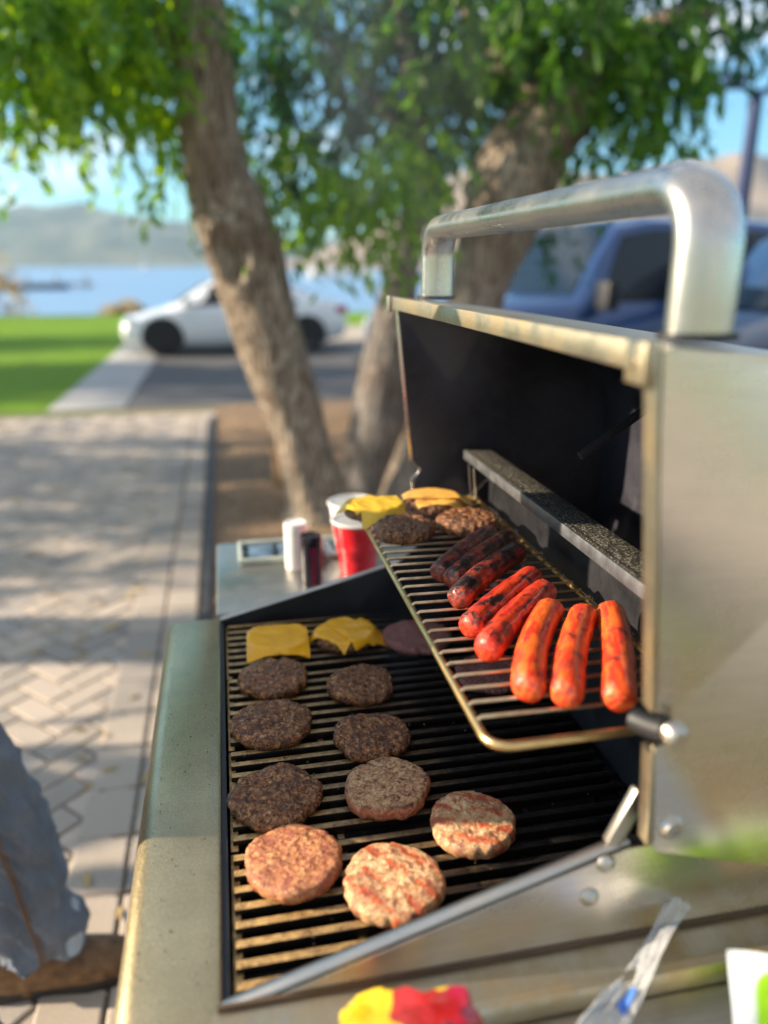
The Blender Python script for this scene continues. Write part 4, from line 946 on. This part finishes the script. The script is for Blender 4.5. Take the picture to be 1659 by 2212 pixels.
truck = carbody('pickup_truck', 'blue crew-cab pickup truck parked behind the grill hood', 'truck', (3.88, 7.4, 0), R(180+6), pb.m, trk,
    {'side': [(.80, -.15, .50, -.15), (-.27, -1.15, -.27, -1.15)], 'ends': [('windscreen', [(.935, .78, 1.28), (.935, -.78, 1.28), (.565, -.73, 1.895), (.565, .73, 1.895)]), ('rear_window', [(-1.62, -.6, 1.3), (-1.62, .6, 1.3), (-1.52, .62, 1.85), (-1.52, -.62, 1.85)])]},
    (1.52, -1.9), .40, 1.0, None,
    [('headlight', (2.14, .62, .82), (2.34, .93, 1.0), lampg), ('headlight', (2.14, -.93, .82), (2.34, -.62, 1.0), lampg), ('tail_light', (-2.98, .80, .8), (-2.85, .96, 1.12), redg), ('tail_light', (-2.98, -.96, .8), (-2.85, -.80, 1.12), redg),
     ('wing_mirror', (.72, 1.02, 1.16), (.84, 1.22, 1.40), M['rubber']), ('wing_mirror', (.72, -1.22, 1.16), (.84, -1.02, 1.40), M['rubber']), ('bumper', (2.30, -.9, .45), (2.46, .9, .68), M['rubber']), ('grille', (2.32, -.55, .70), (2.40, .55, 1.0), M['rubber']), ('door_handle', (-.1, .99, .98), (.1, 1.03, 1.02), M['rubber'])])
# dark van further right
van = [(2.5, .4, .85, .95, .8, .7), (2.35, .35, .95, 1.05, .95, .8), (1.6, .32, 1.05, 1.2, .97, .82), (1.0, .32, 1.08, 1.75, .97, .78), (.6, .32, 1.1, 1.93, .97, .76), (-1.9, .32, 1.1, 1.95, .97, .76), (-2.4, .36, 1.1, 1.85, .95, .74), (-2.5, .4, 1.0, 1.1, .9, .7)]
carbody('van', 'dark blue van at the right edge, close behind the near end of the handle', 'van', (5.55, 5.35, 0), R(186), pd.m, van,
    {'side': [(1.30, .3, .85, .3), (.15, -.9, .15, -.9), (-1.0, -2.0, -1.0, -2.0)], 'ends': [('windscreen', [(1.62, .75, 1.22), (1.62, -.75, 1.22), (.66, -.66, 1.90), (.66, .66, 1.90)]), ('rear_window', [(-2.50, -.6, 1.2), (-2.50, .6, 1.2), (-2.44, .6, 1.75), (-2.44, -.6, 1.75)])]},
    (1.6, -1.6), .36, .97, None, [('headlight', (2.28, .6, .72), (2.48, .88, .86), lampg), ('headlight', (2.28, -.88, .72), (2.48, -.6, .86), lampg), ('wing_mirror', (1.15, .98, 1.1), (1.28, 1.2, 1.3), M['rubber']), ('wing_mirror', (1.15, -1.2, 1.1), (1.28, -.98, 1.3), M['rubber'])])

# lamp post at the right
def lamp():
    b = wp(1600, 430, 9.); x = wp(1618, 330, 9.).x; top = wp(1645, 205, 9.).z
    navy = plain('navy_painted_steel', (.015, .03, .10), .4, .2)
    t = thing('lamp_post', 'dark blue lamp post with two small heads against the sky at the right', 'lamp post', (x, 9, 0))
    MB().tube([(x, 9, 0), (x, 9, top*.6), (x, 9, top)], [.10, .085, .075], 20).build('post', navy, t)
    MB().tube([(x-.30, 9, top+.10), (x, 9, top+.02), (x+.30, 9, top+.10)], .035, 12).build('crossarm', navy, t)
    for s in (-1, 1):
        MB().lathe([(0, -.08), (.05, -.10), (.10, -.08), (.13, .02), (.10, .08), (0, .10)], (x+s*.32, 9, top+.14), 20).build('lamp_head', navy, t)
lamp()

# ------------------------------------------------------------------ lake: docks and boats
def lake_things():
    wz = -.95
    deck = plain('dock_planks', (.24, .19, .15), .8); hull = plain('white_hull', (.8, .8, .78), .3); dk = plain('dark_hull', (.04, .06, .12), .3); canv = plain('red_canvas', (.4, .06, .05), .7)
    t = thing('dock', 'low wooden dock reaching out from the left shore', 'dock', (-20, 92, wz))
    MB().span((-36, 91, wz+.35), (-13.5, 93, wz+.6), .03).build('deck', deck, t)
    for k in range(8): MB().tube([(-35+k*3, 91, wz-1), (-35+k*3, 91, wz+1.5)], .12, 8).build('piling', deck, t)
    def boat(x, y, L, m, cabin, lab, sail=False, rz=0.):
        b = thing('boat', lab, 'boat', (x, y, wz), rz, group='boats on the lake')
        mb = MB(); rs = []
        for i in range(9):
            q = i/8; px = (q-.5)*L; w = L*.16*math.sin(min(1, (1.02-q)*1.9)*math.pi/2)*(1 if q < 1 else .05); z1 = .09*L+.03*L*q*q
            w = max(w, .02); rs.append([Vector((px, -w, z1)), Vector((px, -w*.8, .02*L)), Vector((px, 0, -.03*L)), Vector((px, w*.8, .02*L)), Vector((px, w, z1))])
        mb.rings(rs, True, True); mb.build('hull', m, b, ang=40, world=False)
        if cabin: MB().span((-L*.22, -L*.1, L*.09), (L*.12, L*.1, L*.24), .05).build('cabin', hull if m is not hull else M['white'], b, world=False)
        if sail:
            MB().tube([(0, 0, 0), (0, 0, L*1.2)], .08, 8).build('mast', 'white', b, world=False)
            mb = MB(); mb.prism([(-.1, L*.18), (-L*.45, L*.18), (-.1, L*1.15)], -.03, .03, 'Y'); mb.build('sail', hull, b, world=False)
    boat(-33, 88, 6, hull, True, 'white cabin boat at the left end of the dock')
    boat(-27.5, 88.6, 6, dk, True, 'dark-hulled boat with white cabin moored mid-dock')
    boat(-22.5, 88.8, 5, canv, False, 'red-covered open boat moored at the dock')
    boat(-18, 89, 5, dk, False, 'low dark open boat near the dock end')
    for k in range(5): boat(wp(680+k*30, 605, 150).x, 150+k*1.5, 7.5, hull, True, ['white boat at the left end of the moored row right of the leaning trunk', 'second boat of the moored row counting from the leaning trunk', 'middle boat of the moored row', 'fourth boat of the moored row counting from the leaning trunk', 'last boat of the moored row beside the grey trunk'][k], rz=R(68+k*4))
    boat(wp(315, 580, 420).x, 420, 7, hull, True, 'distant small white sailboat on the open lake', True, R(60))
lake_things()

# ------------------------------------------------------------------ the person at the grill (only one leg is in view)
def person():
    px, py = -.505, 1.19
    sk = plain('skin', (.50, .30, .21), .5)
    J = {}
    def skin(name, verts, edges, rad, mat, sub=2):
        me = bpy.data.meshes.new(name); me.from_pydata([Vector(v) for v in verts], edges, []); o = bpy.data.objects.new(name, me); COL.objects.link(o)
        m = o.modifiers.new('skin', 'SKIN'); sv = me.skin_vertices[0].data
        for i, r in enumerate(rad): sv[i].radius = (r, r) if not isinstance(r, tuple) else r
        sv[0].use_root = True
        s = o.modifiers.new('sub', 'SUBSURF'); s.levels = sub; s.render_levels = sub; me.materials.append(mat); return o
    # pelvis, spine, neck, head, arms, legs (faces +X)
    v = [(-.06, 0, .97), (-.05, 0, 1.14), (-.02, 0, 1.33), (-.01, 0, 1.46), (.02, 0, 1.56), (.04, 0, 1.66), (.04, 0, 1.76),
         (0, .10, .93), (-.05, .20, .52), (.0, .235, .10), (.14, .235, .04),
         (0, -.10, .93), (.02, -.17, .52), (0, -.20, .10), (.14, -.20, .04),
         (-.01, .20, 1.43), (.0, .26, 1.16), (.06, .25, .94), (.08, .25, .86),
         (-.01, -.20, 1.43), (.0, -.26, 1.15), (.06, -.25, .93), (.08, -.25, .85)]
    v = [(x-(.14 if i not in (8, 9, 10, 12, 13, 14) else .0)*(1 if z > .6 else 0), y, z) for i, (x, y, z) in enumerate(v)]
    e = [(0, 1), (1, 2), (2, 3), (3, 4), (4, 5), (5, 6), (0, 7), (7, 8), (8, 9), (9, 10), (0, 11), (11, 12), (12, 13), (13, 14), (3, 15), (15, 16), (16, 17), (17, 18), (3, 19), (19, 20), (20, 21), (21, 22)]
    r = [(.14, .11), (.14, .11), (.16, .11), (.10, .08), .055, .095, .075, .085, .058, .042, .035, .085, .058, .042, .035, .06, .046, .034, .03, .06, .046, .034, .03]
    # five fingers on each hand
    for w, sy in ((18, 1), (22, -1)):
        bx, by, bz = v[w]
        for k, (oy, ln) in enumerate(((-.03, .07), (-.01, .08), (.01, .075), (.03, .06))):
            i = len(v); v += [(bx+oy, by-sy*.01, bz-.05), (bx+oy, by-sy*.015, bz-.05-ln*.6), (bx+oy-.005, by-sy*.03, bz-.05-ln*.9)]; e += [(w, i), (i, i+1), (i+1, i+2)]; r += [.010, .009, .008]
        i = len(v); v += [(bx+.045, by-sy*.01, bz-.01), (bx+.065, by-sy*.025, bz-.045)]; e += [(w, i), (i, i+1)]; r += [.012, .010]
    body = skin('person', v, e, r, sk); body.location = (px, py, 0)
    tag(body, 'person in blue jeans and brown boots standing at the front of the grill', 'person')
    # face
    fm = plain('hair_brown', (.05, .03, .02), .7)
    def child(mb, nm, m):
        o = mb.build(nm, m, None, ang=180); o.parent = body; o.location.x = 0 if nm == 'jeans' else -.14; return o
    mb = MB(); mb.lathe([(0, .115), (.05, .11), (.09, .075), (.112, .02), (.11, -.02), (.10, -.03)], (.02, 0, 1.735), 24); child(mb, 'hair', fm)
    mb = MB(); mb.box((.145, 0, 1.70), (.03, .025, .045), .008); child(mb, 'nose', sk)
    for s in (-1, 1):
        child(MB().lathe([(0, -.01), (.01, -.006), (.012, 0), (.01, .006), (0, .01)], (.13, s*.032, 1.725), 12), 'eye', M['white'])
        child(MB().box((.04, s*.10, 1.70), (.035, .015, .06), .006), 'ear', sk)
    # shirt
    t = NT('grey_shirt'); f = t.noise(t.coord(), 300, 3); t.set(color=t.ramp(f, [(.3, (.10, .11, .12)), (.7, (.16, .17, .18))]), rough=.9); sh = t.m
    mb = MB(); rs = []
    for z, wx, wy, cx in ((.90, .165, .20, -.05), (1.0, .145, .195, -.05), (1.15, .15, .225, -.05), (1.3, .155, .24, -.03), (1.42, .14, .24, -.01), (1.50, .10, .16, 0), (1.53, .07, .08, .01)):
        rs.append([Vector((cx+wx*math.cos(2*math.pi*k/36)*(1+.04*fn((k, z*9, 0), .5)), wy*math.sin(2*math.pi*k/36), z)) for k in range(36)])
    mb.rings(rs, True, False)
    for s in (1, -1): mb.tube([(-.01, s*.18, 1.45), (.0, s*.235, 1.32), (.0, s*.25, 1.10)], [.085, .08, .075], 20)
    child(mb, 'shirt', sh)
    # jeans
    t = NT('blue_denim'); w = t.coord(); a = t.noise(t.coord(scale=(1, 1, .25)), 900, 2); b = t.noise(w, 8, 4)
    c_ = t.ramp(b, [(.3, (.11, .14, .19)), (.7, (.24, .27, .32))])
    t.set(color=t.mix(.35, c_, t.ramp(a, [(.3, (.03, .05, .10)), (.7, (.28, .34, .44))])), rough=.88, sheen=.2, normal=t.bump(t.noise(t.coord(scale=(1, 1, .55), rot=(.5, .3, 0)), 26, 6, .65, 1.2), .014, .8, t.bump(a, .0012)))
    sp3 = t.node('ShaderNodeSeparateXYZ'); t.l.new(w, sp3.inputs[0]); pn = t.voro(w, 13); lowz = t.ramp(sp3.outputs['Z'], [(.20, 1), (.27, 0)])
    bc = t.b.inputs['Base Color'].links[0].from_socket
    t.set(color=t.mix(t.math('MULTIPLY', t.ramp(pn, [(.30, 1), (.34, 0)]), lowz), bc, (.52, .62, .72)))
    den = t.m; mb = MB()
    for s, ax in ((1, .0), (-1, 0.)):
        rs = []; yy = .235 if s > 0 else -.19
        N = 110
        for i in range(N+1):
            q = i/N; z = .135+q*.85
            hip = max(0, (q-.55)/.45)
            rx = .096-.010*math.sin(min(1, q/.5)*math.pi)+.045*hip; ry = .088-.008*math.sin(min(1, q/.5)*math.pi)+.035*hip
            cx = .0+.015*math.sin(q*math.pi)-.06*hip-.07*max(0, min(1, (q-.03)/.5))-.13*max(0, (q-.42)/.58)+.015; cy = yy*(1-.50*hip)
            rx += .006*max(0, 1-q/.35)**1.5; cx += .012*max(0, 1-q/.8)
            ring = []
            for k in range(64):
                an = 2*math.pi*k/64; ca, sa = math.cos(an), math.sin(an)
                wr = .016*fn((ca*1.2, sa*1.2, z*6+s*3), 1.3)+.017*(1-abs(fn((ca*1.9+z*5, sa*1.9, z*8+s), 1.2))*3.2)*.8+.007*math.sin(z*40+ca*3.2+5*fn((ca, sa, z*3), 1.))*(.35+.65*math.exp(-((z-.16)/.14)**2)+.7*math.exp(-((z-.52)/.10)**2))
                zo = .018*fn((ca*1.5, sa*1.5, s*3), 1.)*(1-q)**6+(.02*ca*-1)*(1-q)**8
                ring.append(Vector((cx+ca*(rx+wr), cy+sa*(ry+wr), z+zo)))
            rs.append(ring)
        if s > 0: seam = [rs[i_][51]+Vector((.004*math.sin(i_), 0, 0))*.0 for i_ in range(0, 70, 2)]
        # turned-in hem
        inner = [Vector((p.x*.93+(.0)*.07, (p.y-yy)*.93+yy, p.z+.012)) for p in rs[0]]
        rs = [inner]+rs
        mb.rings(rs, True, False)
    jn = child(mb, 'jeans', den); jn.data.set_sharp_from_angle(angle=R(180))
    # outer seams
    sm = plain('seam_thread', (.22, .12, .06), .8); 
    for s in (-1,):
        pass
    mb = MB(); mb.tube([p+Vector((0, -.0015, 0)) for p in seam], .0028, 6); mb.tube([p+Vector((.008, -.0012, 0)) for p in seam], .0012, 6)
    o_s = mb.build('seam', sm, None); o_s.parent = jn
    # boots
    lt = NT('brown_leather'); w = lt.coord(); n = lt.noise(w, 40, 5); lt.set(color=lt.ramp(n, [(.3, (.10, .05, .022)), (.7, (.26, .14, .06))]), rough=.5, normal=lt.bump(n, .002))
    sl = plain('dark_sole', (.03, .025, .022), .7)
    for yy in (.235, -.20):
        mb = MB(); rs = []
        for (x, h, w_) in ((-.105, .075, .028), (-.10, .10, .036), (-.07, .125, .043), (-.02, .13, .046), (.03, .115, .047), (.08, .095, .050), (.13, .082, .053), (.18, .072, .050), (.215, .058, .040), (.232, .04, .022)):
            ring = []
            for k in range(25):
                a = math.pi*k/24; ring.append(Vector((x, yy+math.cos(a)*w_*(1 if math.sin(a) < .8 else .95), .022+math.sin(a)**.75*h)))
            ring += [Vector((x, yy-w_*.6, .022)), Vector((x, yy+w_*.6, .022))]; rs.append(ring)
        mb.rings(rs, True, True); bt = mb.build('boot', lt.m, None, ang=60); bt.parent = body
        mb = MB(); mb.tube([(-.035, yy, .09), (-.03, yy, .2)], [.058, .055], 20); o2 = mb.build('boot_shaft', lt.m, None); o2.parent = bt
        pts = []
        for (x, w_) in ((-.112, .015), (-.105, .034), (-.06, .048), (0, .046), (.06, .049), (.13, .058), (.19, .052), (.225, .036), (.24, .012)): pts.append((x, yy+w_))
        pts += [(x, 2*yy-y) for x, y in reversed(pts)]
        mb = MB(); mb.prism(pts, 0.0135, .036, 'Z', .004); o2 = mb.build('sole', sl, None); o2.parent = bt
    sm_o = MB()
person()

# ------------------------------------------------------------------ air
hz = bpy.data.materials.new('pale_air'); hz.use_nodes = True; hn = hz.node_tree; hn.nodes.clear()
ho = hn.nodes.new('ShaderNodeOutputMaterial'); hv = hn.nodes.new('ShaderNodeVolumePrincipled'); hn.links.new(hv.outputs[0], ho.inputs['Volume'])
hv.inputs['Color'].default_value = (.50, .74, 1., 1); hv.inputs['Density'].default_value = .0003; hv.inputs['Anisotropy'].default_value = .2
o = MB().span((-1700, -70, -4.5), (1700, 1750, 215)).build('haze', hz, ang=None); tag(o, kind='stuff')

sm = bpy.data.materials.new('thin_smoke'); sm.use_nodes = True; sn = sm.node_tree; sn.nodes.clear()
so_ = sn.nodes.new('ShaderNodeOutputMaterial'); sv_ = sn.nodes.new('ShaderNodeVolumePrincipled'); sn.links.new(sv_.outputs[0], so_.inputs['Volume'])
sv_.inputs['Color'].default_value = (.80, .86, 1, 1); sv_.inputs['Anisotropy'].default_value = .1
a_ = sn.nodes.new('ShaderNodeTexCoord'); b_ = sn.nodes.new('ShaderNodeMapping'); b_.inputs['Scale'].default_value = (5, 5, 2.2); c_ = sn.nodes.new('ShaderNodeTexNoise'); c_.inputs['Scale'].default_value = 1.3; c_.inputs['Detail'].default_value = 3; c_.inputs['Distortion'].default_value = .8
d_ = sn.nodes.new('ShaderNodeMapRange'); d_.inputs[1].default_value = .48; d_.inputs[2].default_value = .78; d_.inputs[3].default_value = 0; d_.inputs[4].default_value = .75
sn.links.new(a_.outputs['Object'], b_.inputs[0]); sn.links.new(b_.outputs[0], c_.inputs['Vector']); sn.links.new(c_.outputs['Fac'], d_.inputs[0]); sp_ = sn.nodes.new('ShaderNodeSeparateXYZ'); sn.links.new(a_.outputs['Object'], sp_.inputs[0])
def mth(op, a, b=0.):
    n = sn.nodes.new('ShaderNodeMath'); n.operation = op
    for i_, v_ in enumerate((a, b)):
        if isinstance(v_, (int, float)): n.inputs[i_].default_value = v_
        else: sn.links.new(v_, n.inputs[i_])
    return n.outputs[0]
zz1 = mth('MAXIMUM', mth('SUBTRACT', sp_.outputs['Z'], 1.4), 0.)
dy_ = mth('SUBTRACT', mth('SUBTRACT', sp_.outputs['Y'], 1.02), mth('MULTIPLY', zz1, .45)); dx_ = mth('SUBTRACT', sp_.outputs['X'], .22)
rr_ = mth('POWER', mth('ADD', mth('MULTIPLY', dx_, dx_), mth('MULTIPLY', dy_, dy_)), .5); rm_ = mth('ADD', mth('MULTIPLY', zz1, .17), .20)
fall = mth('MAXIMUM', mth('SUBTRACT', 1., mth('DIVIDE', rr_, rm_)), 0.)
up_ = mth('ADD', 1., mth('MULTIPLY', zz1, -.45))
sn.links.new(mth('MULTIPLY', mth('MULTIPLY', d_.outputs[0], fall), up_), sv_.inputs['Density'])
mb = MB(); mb.lathe([(0, .93), (.16, .93), (.20, 1.1), (.24, 1.5), (.36, 2.1), (.48, 2.8), (0, 2.9)], (.22, 1.02, 0), 24)
for v in mb.bm.verts:
    v.co.y += max(0, v.co.z-1.4)*.45; v.co.x = .22+(v.co.x-.22)*.9
o = mb.build('smoke', sm); tag(o, kind='stuff')

# ------------------------------------------------------------------ light
EL, AZ = 22., 12.
d = Vector((math.cos(R(EL))*math.cos(R(AZ)), -math.cos(R(EL))*math.sin(R(AZ)), -math.sin(R(EL))))
sun = bpy.data.lights.new('sun', 'SUN'); so = bpy.data.objects.new('sun', sun); COL.objects.link(so)
sun.energy = 5.0; sun.angle = R(.55); sun.color = (1, .84, .63)
so.rotation_euler = d.to_track_quat('-Z', 'Y').to_euler(); so.location = (-8, 2, 6)
w = bpy.data.worlds.new('World'); scn.world = w; w.use_nodes = True; nt = w.node_tree
bg = nt.nodes['Background']; sky = nt.nodes.new('ShaderNodeTexSky'); sky.sky_type = 'NISHITA'; sky.sun_disc = False
sky.sun_elevation = R(EL); sky.sun_rotation = R(270+AZ); sky.air_density = 1.; sky.dust_density = .1; sky.ozone_density = 1.2
tc = nt.nodes.new('ShaderNodeTexCoord'); mp = nt.nodes.new('ShaderNodeMapping'); mp.inputs['Scale'].default_value = (1.6, 1.6, 7.)
nz = nt.nodes.new('ShaderNodeTexNoise'); nz.inputs['Scale'].default_value = 1.7; nz.inputs['Detail'].default_value = 7; nz.inputs['Roughness'].default_value = .55
rp = nt.nodes.new('ShaderNodeValToRGB'); rp.color_ramp.elements[0].position = .50; rp.color_ramp.elements[1].position = .68
mx = nt.nodes.new('ShaderNodeMix'); mx.data_type = 'RGBA'; mx.inputs[7].default_value = (7.5, 7.8, 8.2, 1)
nt.links.new(tc.outputs['Generated'], mp.inputs[0]); nt.links.new(mp.outputs[0], nz.inputs['Vector']); nt.links.new(nz.outputs['Fac'], rp.inputs[0])
nt.links.new(rp.outputs[0], mx.inputs[0]); tn = nt.nodes.new('ShaderNodeMix'); tn.data_type = 'RGBA'; tn.blend_type = 'MULTIPLY'; tn.inputs[0].default_value = 1; tn.inputs[7].default_value = (.44, .82, 1.0, 1)
nt.links.new(sky.outputs[0], tn.inputs[6]); nt.links.new(tn.outputs[2], mx.inputs[6]); sx = nt.nodes.new('ShaderNodeSeparateXYZ'); nt.links.new(tc.outputs['Generated'], sx.inputs[0])
def wm(op, a, b):
    n = nt.nodes.new('ShaderNodeMath'); n.operation = op
    for i_, v_ in enumerate((a, b)):
        if isinstance(v_, (int, float)): n.inputs[i_].default_value = v_
        else: nt.links.new(v_, n.inputs[i_])
    return n.outputs[0]
sky_fill = nt.nodes.new('ShaderNodeMapRange'); sky_fill.interpolation_type = 'SMOOTHSTEP'; sky_fill.inputs[1].default_value = -.05; sky_fill.inputs[2].default_value = .75; sky_fill.inputs[4].default_value = .56
nt.links.new(wm('SUBTRACT', wm('MULTIPLY', sx.outputs['Z'], .95), wm('MULTIPLY', sx.outputs['Y'], .75)), sky_fill.inputs[0])
mv = nt.nodes.new('ShaderNodeMix'); mv.data_type = 'RGBA'; mv.inputs[7].default_value = (3.8, 3.65, 3.55, 1)      # pale fill added overhead and behind to lift and warm the shade
nt.links.new(sky_fill.outputs[0], mv.inputs[0]); nt.links.new(mx.outputs[2], mv.inputs[6]); nt.links.new(mv.outputs[2], bg.inputs[0])
bg.inputs['Strength'].default_value = .092
scn.view_settings.view_transform = 'Standard'; scn.view_settings.look = 'None'; scn.view_settings.exposure = 1.36; scn.view_settings.gamma = 1
scn.cycles.use_denoising = True
scn.cycles.max_bounces = 6; scn.cycles.diffuse_bounces = 3; scn.cycles.glossy_bounces = 4; scn.cycles.transparent_max_bounces = 8; scn.cycles.volume_bounces = 0
scn.cycles.sample_clamp_indirect = 6
